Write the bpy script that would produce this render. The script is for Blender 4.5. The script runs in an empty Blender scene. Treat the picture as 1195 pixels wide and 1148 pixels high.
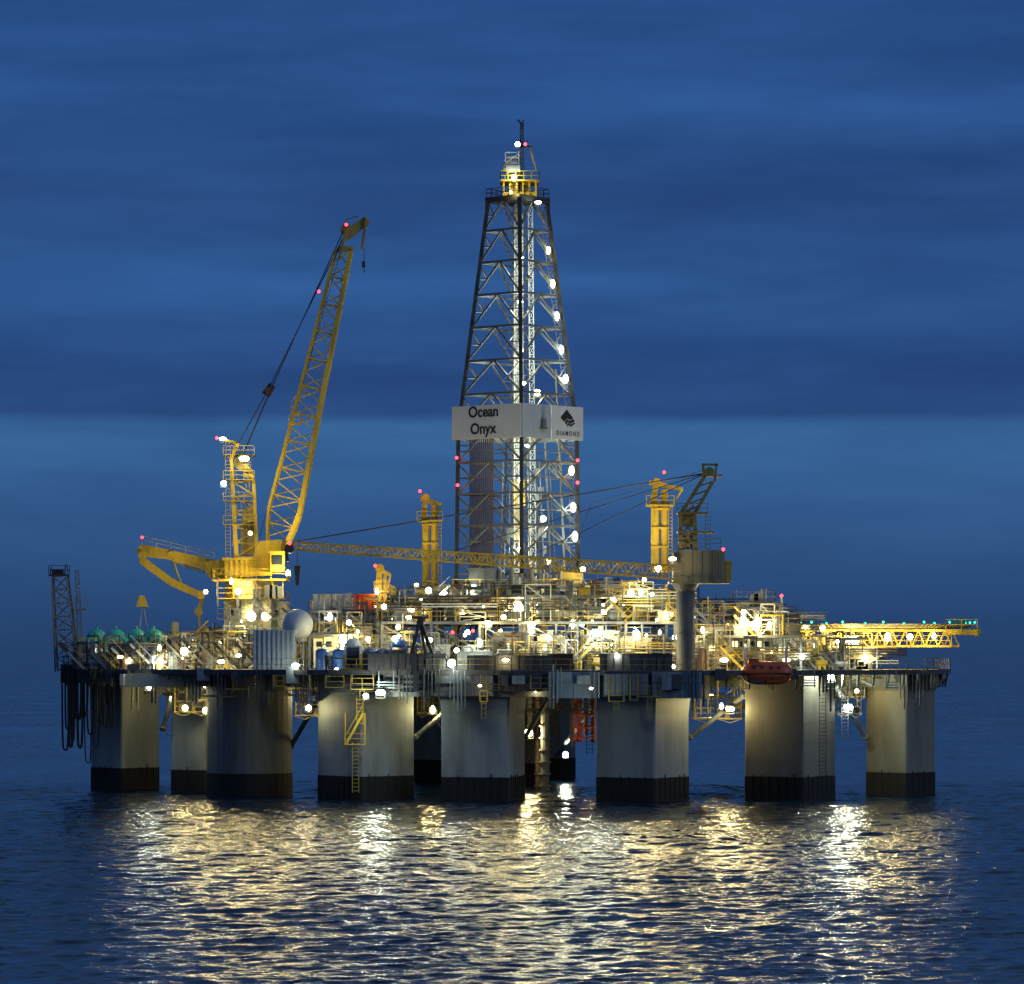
import bpy, math, random
import numpy as np
from mathutils import Vector, Matrix
random.seed(11); np.random.seed(4)
F=4400.0; D0=440.0; H=16.6
LPOW=0.60
def W(px,py,y=0.0):
    d=D0+y
    return Vector(((px-597.5)/F*d, y, H+(757-py)/F*d))
def WX(px,y=0.0): return (px-597.5)/F*(D0+y)
def WZ(py,y=0.0): return H+(757-py)/F*(D0+y)
def lin(c):
    return tuple(((x/255.0)/12.92 if x/255.0<=0.04045 else ((x/255.0+0.055)/1.055)**2.4) for x in c)+(1.0,)

# ------------------------------------------------------------ materials
def mat(name,col,rough=0.5,metal=0.0,grime=0.35,gcol=(0.05,0.03,0.02),scale=0.6,streak=True):
    m=bpy.data.materials.new(name); m.use_nodes=True
    nt=m.node_tree; b=nt.nodes['Principled BSDF']
    tc=nt.nodes.new('ShaderNodeTexCoord'); mp=nt.nodes.new('ShaderNodeMapping')
    mp.inputs['Scale'].default_value=(1,1,0.22 if streak else 1)
    n=nt.nodes.new('ShaderNodeTexNoise'); n.inputs['Scale'].default_value=scale; n.inputs['Detail'].default_value=7; n.inputs['Roughness'].default_value=0.65
    r=nt.nodes.new('ShaderNodeValToRGB'); r.color_ramp.elements[0].position=0.45; r.color_ramp.elements[1].position=0.72
    r.color_ramp.elements[0].color=(0,0,0,1); r.color_ramp.elements[1].color=(grime,grime,grime,1)
    mx=nt.nodes.new('ShaderNodeMixRGB'); mx.inputs[1].default_value=(*col,1); mx.inputs[2].default_value=(*gcol,1)
    nt.links.new(tc.outputs['Object'],mp.inputs[0]); nt.links.new(mp.outputs[0],n.inputs['Vector']); nt.links.new(n.outputs['Fac'],r.inputs[0])
    nt.links.new(r.outputs[0],mx.inputs[0]); nt.links.new(mx.outputs[0],b.inputs['Base Color'])
    b.inputs['Roughness'].default_value=rough; b.inputs['Metallic'].default_value=metal
    return m
def emis(name,col,s):
    m=bpy.data.materials.new(name); m.use_nodes=True
    b=m.node_tree.nodes['Principled BSDF']; b.inputs['Base Color'].default_value=(*col,1)
    b.inputs['Emission Color'].default_value=(*col,1); b.inputs['Emission Strength'].default_value=s
    try: m.cycles.emission_sampling='NONE'
    except Exception: pass
    return m
M={}
M['hull']=mat('hull_grey_paint',(0.14,0.165,0.19),0.55,0,0.8)
M['hulllight']=mat('blue_grey_hull_paint',(0.23,0.29,0.34),0.55,0,0.75)
M['hulldark']=mat('dark_deck_edge_paint',(0.055,0.06,0.07),0.6,0,0.6)
M['post']=mat('grey_post_paint',(0.10,0.115,0.13),0.6,0,0.7)
M['column']=mat('column_pale_grey_paint',(0.27,0.32,0.35),0.55,0,0.7,(0.07,0.06,0.05),0.22)
M['coldark']=mat('column_shaded_grey_paint',(0.12,0.13,0.13),0.6,0,0.8,(0.04,0.03,0.02),0.3)  # darker copy of the column grey: the round column's shade put into colour
M['colbrown']=mat('column_shaded_stained_paint',(0.17,0.17,0.145),0.6,0,0.85,(0.04,0.03,0.02),0.22)  # brown base puts warm shading into the colour; the noise is real staining
M['boot']=mat('black_boot_paint',(0.005,0.005,0.006),0.75,0,0.4,(0.014,0.012,0.01),0.8)
M['yellow']=mat('yellow_crane_paint',(0.64,0.45,0.04),0.45,0,0.6,(0.08,0.05,0.02))
M['yellow2']=mat('dull_yellow_paint',(0.36,0.28,0.07),0.5,0,0.6)
M['drab']=mat('drab_beige_paint',(0.14,0.13,0.09),0.55,0,0.6)
M['olive']=mat('tan_olive_cab_paint',(0.27,0.25,0.16),0.55,0,0.6)
M['steel']=mat('dark_steel',(0.035,0.04,0.045),0.5,0.2,0.5)
M['bluesteel']=mat('blue_grey_steel',(0.12,0.14,0.16),0.5,0.1,0.5)
M['galv']=mat('galvanised_steel',(0.38,0.41,0.42),0.45,0.3,0.5)
M['white']=mat('white_paint',(0.70,0.73,0.70),0.45,0,0.5,(0.25,0.17,0.1),0.5)
M['wall']=mat('wind_wall_white',(0.62,0.66,0.70),0.6,0,0.3,(0.35,0.34,0.33),0.4)
M['cream']=mat('cream_paint',(0.54,0.53,0.40),0.5,0,0.65,(0.16,0.10,0.05),0.7)
M['grey']=mat('grey_machinery_paint',(0.17,0.185,0.195),0.5,0,0.6)
M['teal']=mat('teal_machinery_paint',(0.03,0.42,0.34),0.45,0,0.4)
M['blue']=mat('blue_machinery_paint',(0.03,0.12,0.42),0.45,0,0.4)
M['orange']=mat('orange_paint',(0.70,0.11,0.025),0.4,0,0.3)
M['boat']=mat('lifeboat_orange_red_paint',(0.62,0.095,0.025),0.4,0,0.45)
M['brown']=mat('brown_pipe_steel',(0.075,0.045,0.035),0.5,0.2,0.5)
M['black']=mat('black_rubber',(0.012,0.012,0.013),0.6,0,0.2)
M['letter']=mat('black_lettering',(0.012,0.012,0.015),0.6,0,0.1)
M['letter2']=mat('grey_lettering',(0.05,0.07,0.11),0.6,0,0.1)
M['panel']=mat('pale_blue_panel',(0.42,0.48,0.54),0.5,0,0.4,(0.25,0.25,0.25),0.5)
M['glass']=mat('dark_glass',(0.02,0.03,0.04),0.08,0,0.0)
M['winlit']=emis('lit_window',(1.0,0.85,0.45),2.0)
EM={'warm':emis('lamp_warm',(1.0,0.84,0.42),26),'white':emis('lamp_white',(0.95,1.0,0.82),26),
    'red':emis('lamp_red',(1.0,0.03,0.05),9),'green':emis('lamp_green',(0.03,1.0,0.40),3)}
LC={'warm':(1.0,0.80,0.34),'white':(0.94,1.0,0.74),'red':(1,0.05,0.05),'green':(0.05,1,0.4)}

# ------------------------------------------------------------ mesh builder
class MB:
    def __init__(s): s.v=[];s.f=[]
    def add(s,vs,fs):
        o=len(s.v); s.v+=[tuple(v) for v in vs]; s.f+=[tuple(i+o for i in f) for f in fs]; return s
    def bx(s,x0,x1,y0,y1,z0,z1):
        return s.add([(x0,y0,z0),(x1,y0,z0),(x1,y1,z0),(x0,y1,z0),(x0,y0,z1),(x1,y0,z1),(x1,y1,z1),(x0,y1,z1)],
            [(0,3,2,1),(4,5,6,7),(0,1,5,4),(1,2,6,5),(2,3,7,6),(3,0,4,7)])
    def beam(s,a,b,w,h=None):
        a=Vector(a);b=Vector(b);h=h or w;d=(b-a)
        if d.length<1e-5: return s
        d.normalize(); up=Vector((0,0,1)) if abs(d.z)<0.95 else Vector((0,1,0))
        x=d.cross(up).normalized()*w/2; z=x.cross(d).normalized()*h/2
        return s.add([a-x-z,a+x-z,a+x+z,a-x+z,b-x-z,b+x-z,b+x+z,b-x+z],[(0,3,2,1),(4,5,6,7),(0,1,5,4),(1,2,6,5),(2,3,7,6),(3,0,4,7)])
    def taper(s,a,b,w0,h0,w1,h1):
        a=Vector(a);b=Vector(b);d=(b-a).normalized(); up=Vector((0,0,1)) if abs(d.z)<0.95 else Vector((0,1,0))
        x=d.cross(up).normalized(); z=x.cross(d).normalized()
        vs=[]
        for p,w,h in((a,w0,h0),(b,w1,h1)):
            vs+=[p-x*w/2-z*h/2,p+x*w/2-z*h/2,p+x*w/2+z*h/2,p-x*w/2+z*h/2]
        return s.add(vs,[(0,3,2,1),(4,5,6,7),(0,1,5,4),(1,2,6,5),(2,3,7,6),(3,0,4,7)])
    def cyl(s,a,b,r,r2=None,n=10):
        a=Vector(a);b=Vector(b);r2=r if r2 is None else r2; d=(b-a).normalized()
        up=Vector((0,0,1)) if abs(d.z)<0.95 else Vector((0,1,0)); x=d.cross(up).normalized(); z=x.cross(d).normalized()
        vs=[];
        for p,q in((a,r),(b,r2)):
            for i in range(n):
                t=2*math.pi*i/n; vs.append(p+x*math.cos(t)*q+z*math.sin(t)*q)
        fs=[(i,(i+1)%n,n+(i+1)%n,n+i) for i in range(n)]+[tuple(range(n-1,-1,-1)),tuple(range(n,2*n))]
        return s.add(vs,fs)
    def sph(s,c,r,n=12,sq=(1,1,1)):
        c=Vector(c);m=n//2;vs=[]
        for j in range(m+1):
            p=math.pi*j/m
            for i in range(n):
                t=2*math.pi*i/n; vs.append((c.x+r*sq[0]*math.sin(p)*math.cos(t),c.y+r*sq[1]*math.sin(p)*math.sin(t),c.z+r*sq[2]*math.cos(p)))
        fs=[(j*n+i,(j+1)*n+i,(j+1)*n+(i+1)%n,j*n+(i+1)%n) for j in range(m) for i in range(n)]
        return s.add(vs,fs)
    def prism(s,pts,z0,z1,pts2=None):
        pts2=pts2 or pts;n=len(pts)
        vs=[(p[0],p[1],z0) for p in pts]+[(p[0],p[1],z1) for p in pts2]
        return s.add(vs,[(i,(i+1)%n,n+(i+1)%n,n+i) for i in range(n)]+[tuple(range(n-1,-1,-1)),tuple(range(n,2*n))])
    def tube(s,pts,r,n=6):
        for a,b in zip(pts[:-1],pts[1:]): s.cyl(a,b,r,n=n)
        return s
    def lattice(s,a,b,w0,w1,h0,h1,n,cr,br,up=(0,0,1)):
        a=Vector(a);b=Vector(b);d=(b-a).normalized();up=Vector(up)
        x=d.cross(up).normalized();z=x.cross(d).normalized()
        rows=[]
        for i in range(n+1):
            t=i/n;p=a.lerp(b,t);w=(w0+(w1-w0)*t)/2;h=(h0+(h1-h0)*t)/2
            rows.append([p-x*w-z*h,p+x*w-z*h,p+x*w+z*h,p-x*w+z*h])
        for k in range(4): s.beam(rows[0][k],rows[-1][k],cr)
        for i in range(n):
            for k in range(4):
                k2=(k+1)%4
                if i%2==0: s.beam(rows[i][k],rows[i+1][k2],br)
                else: s.beam(rows[i][k2],rows[i+1][k],br)
                s.beam(rows[i+1][k],rows[i+1][k2],br)
        return s
    def rail(s,pts,h=1.15,step=1.6,r=0.05):
        for a,b in zip(pts[:-1],pts[1:]):
            a=Vector(a);b=Vector(b);L=(b-a).length;n=max(1,int(L/step))
            for i in range(n+1):
                p=a.lerp(b,i/n); s.beam(p,p+Vector((0,0,h)),r)
            for k in (0.5,1.0): s.beam(a+Vector((0,0,h*k)),b+Vector((0,0,h*k)),r)
        return s
    def ladder(s,a,b,w=0.6,step=0.4,r=0.06,side=(1,0,0)):
        a=Vector(a);b=Vector(b);x=Vector(side)*w/2
        s.beam(a-x,b-x,r);s.beam(a+x,b+x,r);n=max(1,int((b-a).length/step))
        for i in range(n):
            p=a.lerp(b,(i+.5)/n); s.beam(p-x,p+x,r*0.8)
        return s
    def stair(s,a,b,w=1.0,r=0.08):
        a=Vector(a);b=Vector(b);y=Vector((0,w/2,0));n=max(2,int(abs(b.z-a.z)/0.3))
        for q in(-1,1):
            s.beam(a+y*q,b+y*q,0.1,0.25); s.beam(a+y*q+Vector((0,0,1)),b+y*q+Vector((0,0,1)),0.06)
        for i in range(n):
            p=a.lerp(b,(i+.5)/n); s.beam(p-y,p+y,0.28,0.05)
        return s

COL=bpy.context.scene.collection
def link(o): COL.objects.link(o); return o
def mkmesh(name,mb,material,base):
    me=bpy.data.meshes.new(name); b=base
    me.from_pydata([(v[0]-b[0],v[1]-b[1],v[2]-b[2]) for v in mb.v],[],mb.f)
    mats=material if isinstance(material,(list,tuple)) else [material]
    for m in mats: me.materials.append(m)
    me.update(); return me
class Thing:
    def __init__(s,name,label,cat,base,mesh=None,material=None,group=None,kind=None,smooth=False):
        s.base=Vector(base)
        s.o=bpy.data.objects.new(name, mkmesh(name,mesh,material,s.base) if mesh else None)
        s.o.location=s.base
        if smooth and mesh: s.o.data.polygons.foreach_set('use_smooth',[True]*len(s.o.data.polygons))
        s.o['label']=label; s.o['category']=cat
        if group: s.o['group']=group
        if kind: s.o['kind']=kind
        link(s.o)
    def part(s,name,mb,material,label=None,parent=None,smooth=False,kind=None):
        o=bpy.data.objects.new(name,mkmesh(name,mb,material,s.base)); o.parent=parent or s.o
        if label: o['label']=label
        if kind: o['kind']=kind
        if smooth: o.data.polygons.foreach_set('use_smooth',[True]*len(o.data.polygons))
        return link(o)

# ------------------------------------------------------------ world
sc=bpy.context.scene
w=bpy.data.worlds.new('World'); sc.world=w; w.use_nodes=True
nt=w.node_tree; bg=nt.nodes['Background']
tc=nt.nodes.new('ShaderNodeTexCoord'); sep=nt.nodes.new('ShaderNodeSeparateXYZ'); nt.links.new(tc.outputs['Generated'],sep.inputs[0])
def noise(scale,rot,det,ro):
    mp=nt.nodes.new('ShaderNodeMapping'); mp.inputs['Scale'].default_value=scale; mp.inputs['Rotation'].default_value=(0,math.radians(rot),0); nt.links.new(tc.outputs['Generated'],mp.inputs[0])
    n=nt.nodes.new('ShaderNodeTexNoise'); n.inputs['Scale'].default_value=1.0; n.inputs['Detail'].default_value=det; n.inputs['Roughness'].default_value=ro
    nt.links.new(mp.outputs[0],n.inputs['Vector']); return n
n1=noise((6,6,48),1.2,6,.55); n2=noise((9,9,20),0,5,.5); n3=noise((16,16,90),-1.5,8,.62)
def math_(op,a,b):
    m=nt.nodes.new('ShaderNodeMath'); m.operation=op
    for i,q in enumerate((a,b)):
        if isinstance(q,(int,float)): m.inputs[i].default_value=q
        else: nt.links.new(q,m.inputs[i])
    return m.outputs[0]
zj=math_('ADD',sep.outputs['Z'],math_('MULTIPLY',math_('SUBTRACT',n2.outputs['Fac'],0.5),0.005))
fac=math_('MULTIPLY',zj,4.0)
ramp=nt.nodes.new('ShaderNodeValToRGB'); nt.links.new(fac,ramp.inputs[0])
st=[(757,(36,65,104)),(725,(37,68,111)),(680,(41,76,123)),(600,(46,87,138)),(497,(50,97,150)),(482,(36,72,126)),(430,(34,71,127)),(330,(40,84,144)),(235,(34,70,126)),(130,(38,80,141)),(0,(33,72,131))]
els=ramp.color_ramp.elements
els[0].position=0.0; els[0].color=lin(st[0][1]); els[1].position=1.0; els[1].color=(0.045,0.105,0.24,1)
for py,c in st[1:]:
    e=els.new((757-py)/4400*4.0); e.color=lin(c)
mul=nt.nodes.new('ShaderNodeMixRGB'); mul.blend_type='MULTIPLY'; mul.inputs[0].default_value=1
r2=nt.nodes.new('ShaderNodeValToRGB'); r2.color_ramp.elements[0].position=0.38; r2.color_ramp.elements[0].color=(0.78,0.80,0.83,1)
r2.color_ramp.elements[1].position=0.64; r2.color_ramp.elements[1].color=(1.32,1.24,1.16,1)
nmix=math_('ADD',math_('MULTIPLY',n1.outputs['Fac'],0.62),math_('MULTIPLY',n3.outputs['Fac'],0.38))
# the cloud pattern thins out towards the hazy horizon
cm=nt.nodes.new('ShaderNodeMapRange'); cm.inputs[1].default_value=0.0; cm.inputs[2].default_value=0.07; cm.inputs[3].default_value=0.25; cm.inputs[4].default_value=1.0; nt.links.new(sep.outputs['Z'],cm.inputs[0]); nt.links.new(cm.outputs[0],mul.inputs[0])
nt.links.new(nmix,r2.inputs[0]); nt.links.new(ramp.outputs[0],mul.inputs[1]); nt.links.new(r2.outputs[0],mul.inputs[2])
sky=nt.nodes.new('ShaderNodeTexSky'); sky.sky_type='NISHITA'; sky.sun_disc=False; sky.sun_elevation=math.radians(1.0); sky.sun_rotation=math.radians(200)
ad=nt.nodes.new('ShaderNodeMixRGB'); ad.blend_type='ADD'; ad.inputs[0].default_value=0.003
nt.links.new(mul.outputs[0],ad.inputs[1]); nt.links.new(sky.outputs[0],ad.inputs[2]); nt.links.new(ad.outputs[0],bg.inputs[0])
bg.inputs[1].default_value=1.0
sun=bpy.data.lights.new('dusk_sun','SUN'); sun.energy=0.45; sun.angle=math.radians(25); sun.color=(0.80,0.91,1.0)
so=link(bpy.data.objects.new('dusk_sun',sun)); so.rotation_euler=(math.radians(66),0,math.radians(58))

# ------------------------------------------------------------ sea
def axis(dense0,dense1,step,far0,far1,g):
    a=list(np.arange(dense0,dense1,step)); s=step;x=a[-1]
    while x<far1: s*=g; x+=s; a.append(x)
    s=step;x=a[0];b=[]
    while x>far0: s*=g; x-=s; b.append(x)
    return np.array(b[::-1]+a)
xs=axis(-66,66,0.32,-9000,9000,1.16)
ys=[-280.0]
while ys[-1]<20: ys.append(ys[-1]+0.21+0.0015*(ys[-1]+280))
ys=np.array(ys)
s=1.0;x=ys[-1];b=[]
while x<40000: s*=1.05;x+=s;b.append(x)
s=0.4;x=ys[0];c=[]
while x>-3000: s*=1.3;x-=s;c.append(x)
ys=np.array(c[::-1]+list(ys)+b)
X,Y=np.meshgrid(xs,ys)
dx=np.gradient(xs)[None,:]; dy=np.gradient(ys)[:,None]; sp=np.maximum(dx,dy)+np.zeros_like(X)
Z=np.zeros_like(X); OX=np.zeros_like(X); OY=np.zeros_like(X)
for i in range(100):
    lam=0.8*(7/0.8)**(np.random.rand()**1.8); k=2*math.pi/lam; th=math.radians(-75+np.random.randn()*40); ph=np.random.rand()*6.283
    amp=0.0037*lam**0.85
    a=amp*np.clip((lam/sp-2.0)/1.5,0,1)
    arg=k*(X*math.cos(th)+Y*math.sin(th))+ph
    Z+=a*np.sin(arg); OX+=a*math.cos(th)*np.cos(arg)*0.7; OY+=a*math.sin(th)*np.cos(arg)*0.7
ny,nx=X.shape
V=np.stack([(X+OX).ravel(),(Y+OY).ravel(),Z.ravel()],1)
idx=np.arange(ny*nx).reshape(ny,nx)
Q=np.stack([idx[:-1,:-1].ravel(),idx[:-1,1:].ravel(),idx[1:,1:].ravel(),idx[1:,:-1].ravel()],1)
me=bpy.data.meshes.new('sea'); me.vertices.add(len(V)); me.vertices.foreach_set('co',V.ravel())
me.loops.add(Q.size); me.loops.foreach_set('vertex_index',Q.ravel().astype(np.int32)); me.polygons.add(len(Q))
me.polygons.foreach_set('loop_start',np.arange(0,Q.size,4,dtype=np.int32)); me.polygons.foreach_set('loop_total',np.full(len(Q),4,dtype=np.int32))
me.update(); me.polygons.foreach_set('use_smooth',[True]*len(Q))
m=bpy.data.materials.new('sea_water'); m.use_nodes=True; t=m.node_tree; b=t.nodes['Principled BSDF']
b.inputs['Base Color'].default_value=(0.003,0.015,0.038,1); b.inputs['Roughness'].default_value=0.15; b.inputs['IOR'].default_value=1.33
tcc=t.nodes.new('ShaderNodeTexCoord'); mm=t.nodes.new('ShaderNodeMapping'); mm.inputs['Scale'].default_value=(0.7,1.0,1)
nn=t.nodes.new('ShaderNodeTexNoise'); nn.inputs['Scale'].default_value=1.5; nn.inputs['Detail'].default_value=5; nn.inputs['Roughness'].default_value=0.65
t.links.new(tcc.outputs['Object'],mm.inputs[0]); t.links.new(mm.outputs[0],nn.inputs['Vector'])
sb=t.nodes.new('ShaderNodeVectorMath'); sb.operation='SUBTRACT'; sb.inputs[1].default_value=(0.5,0.5,0.5); t.links.new(nn.outputs['Color'],sb.inputs[0])
ge=t.nodes.new('ShaderNodeNewGeometry'); sx=t.nodes.new('ShaderNodeSeparateXYZ'); t.links.new(ge.outputs['Position'],sx.inputs[0])
mr=t.nodes.new('ShaderNodeMapRange'); mr.inputs[1].default_value=-150; mr.inputs[2].default_value=500; mr.inputs[3].default_value=0.75; mr.inputs[4].default_value=2.0; t.links.new(sx.outputs['Y'],mr.inputs[0])
sc1=t.nodes.new('ShaderNodeVectorMath'); sc1.operation='MULTIPLY'; sc1.inputs[1].default_value=(1,1,0); t.links.new(sb.outputs[0],sc1.inputs[0])
sc2=t.nodes.new('ShaderNodeVectorMath'); sc2.operation='SCALE'; t.links.new(sc1.outputs[0],sc2.inputs[0])
np_=t.nodes.new('ShaderNodeTexNoise'); np_.inputs['Scale'].default_value=0.055; np_.inputs['Detail'].default_value=4; mm2=t.nodes.new('ShaderNodeMapping'); mm2.inputs['Scale'].default_value=(1.0,0.45,1)
t.links.new(tcc.outputs['Object'],mm2.inputs[0]); t.links.new(mm2.outputs[0],np_.inputs['Vector'])
mr2=t.nodes.new('ShaderNodeMapRange'); mr2.inputs[1].default_value=0.36; mr2.inputs[2].default_value=0.62; mr2.inputs[3].default_value=0.4; mr2.inputs[4].default_value=1.9; t.links.new(np_.outputs['Fac'],mr2.inputs[0])
mu=t.nodes.new('ShaderNodeMath'); mu.operation='MULTIPLY'; t.links.new(mr.outputs[0],mu.inputs[0]); t.links.new(mr2.outputs[0],mu.inputs[1]); t.links.new(mu.outputs[0],sc2.inputs['Scale'])
av=t.nodes.new('ShaderNodeVectorMath'); av.operation='ADD'; t.links.new(sc2.outputs[0],av.inputs[0]); t.links.new(ge.outputs['Normal'],av.inputs[1])
nv=t.nodes.new('ShaderNodeVectorMath'); nv.operation='NORMALIZE'; t.links.new(av.outputs[0],nv.inputs[0]); t.links.new(nv.outputs[0],b.inputs['Normal'])
me.materials.append(m)
so=link(bpy.data.objects.new('sea',me)); so['label']='dark blue rippled sea catching the rig lights'; so['category']='sea'; so['kind']='structure'

# ------------------------------------------------------------ platform hull
ZB=11.4; ZD=14.3
P=Thing('drilling_platform','huge semi-submersible drilling platform on grey columns with black boots','oil rig',(0,10,0))
def off(poly,c,k): return [((p[0]-c[0])*k+c[0],(p[1]-c[1])*k+c[1]) for p in poly]
main=[(-14.5,-22),(-14,-30.2),(0,-32.4),(20.3,-35.2),(21.5,-30),(22,-18),(24,30),(10,45),(-15,45),(-18,20)]
outer=[(-53,6),(-46,-9),(-35,-20),(-20,-29.5),(0,-33.5),(20.5,-36.5),(36,-32),(47,-20),(50.5,-6),(50,15),(30,50),(10,60),(-15,55),(-45,30)]
P.part('main_hull',MB().prism(main,ZB,13.75),M['hull'])
P.part('upper_deck',MB().prism(outer,13.75,ZD),M['hulldark'])
def ry(x): return -33.5-3.0*x/20.5
# hull boxes of different depth and tone along the centre edge
for x0,x1,d_,z0,z1,mt in ((-8.4,-2.0,.15,11.5,13.7,'hull'),(-1.4,3.2,.3,12.0,14.0,'hulldark'),(3.9,9.4,.2,11.3,14.1,'hulllight'),(9.9,14.6,.45,11.6,13.9,'hull'),(15.0,20.3,.2,11.3,14.15,'hulllight')):
    b=MB(); f0=(ry(x0) if x0>0 else -33.5+0.2*(-x0)); f1=(ry(x1) if x1>0 else -33.5+0.2*(-x1))
    b.prism([(x0,f0-d_),(x1,f1-d_),(x1,f1+2.2),(x0,f0+2.2)],z0,z1)
    x=x0+random.uniform(.1,.5)
    while x<x1-.2:
        fy=f0+(f1-f0)*(x-x0)/(x1-x0); b.bx(x,x+.1,fy-d_-.1,fy-d_+.1,z0+.05,z1-.05); x+=random.choice((.7,.7,1.3,1.9))
    b.prism([(x0-.05,f0-d_-.14),(x1+.05,f1-d_-.14),(x1+.05,f1),(x0-.05,f0)],z0+(z1-z0)*.62,z0+(z1-z0)*.62+.1)
    P.part('hull_box',b,M[mt])
mb=MB()
for a,b2 in zip(outer[:8],outer[1:9]):
    A=Vector((*a,0));B=Vector((*b2,0));n=int((B-A).length/2.4)
    for i in range(n):
        p=A.lerp(B,i/n); mb.add([(p.x-.08,p.y+.3,13.75),(p.x-.08,p.y+3,13.75),(p.x-.08,p.y+3,12.2),(p.x+.08,p.y+.3,13.75),(p.x+.08,p.y+3,13.75),(p.x+.08,p.y+3,12.2)],[(0,1,2),(5,4,3),(0,2,5,3),(1,4,5,2)])
P.part('deck_bracket',mb,M['hull'],kind='stuff')
mb=MB()
for y in (-15,-6,4,14,26): mb.bx(-44,44,y,y+.5,12.3,13.75)
for x in range(-44,46,8): mb.bx(x,x+.4,-17,35,12.5,13.74)
P.part('deck_girder',mb,M['cream'])
mb=MB(); mc=MB()
for i in range(420):
    x=random.uniform(-44,40); 
    if -14<x<21 and random.random()<.6: continue
    y=random.uniform(-20,4); y=max(y,-4 if x<-36 else -18); g=random.choice((mb,mc)); z=random.uniform(10.9,13.4); t=random.random()
    if t<.4: g.cyl((x,y,z),(x+random.uniform(1.5,5),y,z),random.uniform(.05,.16),n=7)
    elif t<.7: g.cyl((x,y,13.75),(x,y,z-random.uniform(0,1.5)),random.uniform(.05,.16),n=7)
    elif t<.85: q=random.uniform(.5,1.5); g.bx(x,x+q,y,y+.6,z-.4,z); g.beam((x+.1,y+.2,z),(x+.1,y+.2,13.75),.07)
    else: q=random.uniform(1.5,3.5); g.beam((x,y,13.7),(x+q,y,z-.8),.12); g.beam((x,y,z),(x+q,y,13.7),.1)
P.part('underdeck_pipework',mb,M['cream'],kind='stuff'); P.part('underdeck_pipework',mc,M['yellow2'],kind='stuff')
mb=MB(); mc=MB(); md=MB()
def rim(px):
    x=WX(px,-32)
    for a,b2 in zip(outer[:9],outer[1:10]):
        if a[0]<=x<=b2[0]: return x,a[1]+(b2[1]-a[1])*(x-a[0])/(b2[0]-a[0])
    return x,-30
px=90
while px<1080:
    x,y=rim(px); wd=random.uniform(.5,3.0); t=random.random(); g=random.choice((mb,mc,mb))
    inner=430<px<800
    if inner: y-=.45
    if t<.22:
        z0=random.uniform(11.6,13) if inner else random.uniform(12.8,13.4); wd=min(wd,1.4); g.bx(x,x+wd,y-.5,y+.3,z0,random.uniform(13.4,14.9))
    elif t<.6:
        z=random.uniform(10.9,12.6) if inner else random.uniform(12.2,12.9)
        md.bx(x,x+wd,y-1.2,y,z-.08,z); md.rail([(x,y-1.2,z),(x+wd,y-1.2,z)],r=.05,step=1.1); md.beam((x+.1,y-.1,z),(x+.1,y-.1,13.8),.1); md.beam((x+wd-.1,y-.1,z),(x+wd-.1,y-.1,13.8),.1)
        if random.random()<.4: md.ladder((x+wd/2,y-1.1,z-random.uniform(1,2.5)),(x+wd/2,y-1.1,z),.5)
    elif t<.8:
        for q in range(random.randint(2,5)): xx=x+q*.4; g.cyl((xx,y-.35,random.uniform(9.8,12)),(xx,y-.35,random.uniform(13.8,15)),random.uniform(.05,.12),n=7)
    else:
        z=random.uniform(11.8,13.2)
        for q in range(3): g.cyl((x,y-.4,z+q*.3),(x+wd,y-.4,z+q*.3),.07,n=6)
        g.beam((x+.2,y-.4,z-.2),(x+.2,y-.4,14.2),.1); g.beam((x+wd-.2,y-.4,z-.2),(x+wd-.2,y-.4,14.2),.1)
    px+=wd*10+random.uniform(0,10)
P.part('edge_gear',mb,M['hulldark'],kind='stuff'); P.part('edge_gear',mc,M['hulllight'],kind='stuff'); P.part('edge_walkway',md,M['yellow2'],kind='stuff')
mb=MB(); mb.rail([(p[0],p[1]+0.25,ZD) for p in outer[:10]],h=1.2,step=1.5,r=.045)
P.part('deck_railing',mb,M['yellow2'])
for (xa,xb,y,h_) in ((WX(430,-30),WX(520,-31),-31.2,16.0),(WX(545,-31),WX(645,-32),-31.8,15.8),(WX(700,-34),WX(785,-34),-33.2,16.0)):
    mb=MB(); mb.bx(xa,xb,y,y+.2,ZD,h_)
    for i in range(int((xb-xa)/.78)): mb.bx(xa+i*.78,xa+i*.78+.1,y-.1,y,ZD,h_+.1)
    mb.bx(xa,xb,y-.14,y+.3,h_,h_+.1); mb.rail([(xa,y,h_+.1),(xb,y,h_+.1)],h=.8,r=.04)
    P.part('bulwark',mb,M['hulldark'])

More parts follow.
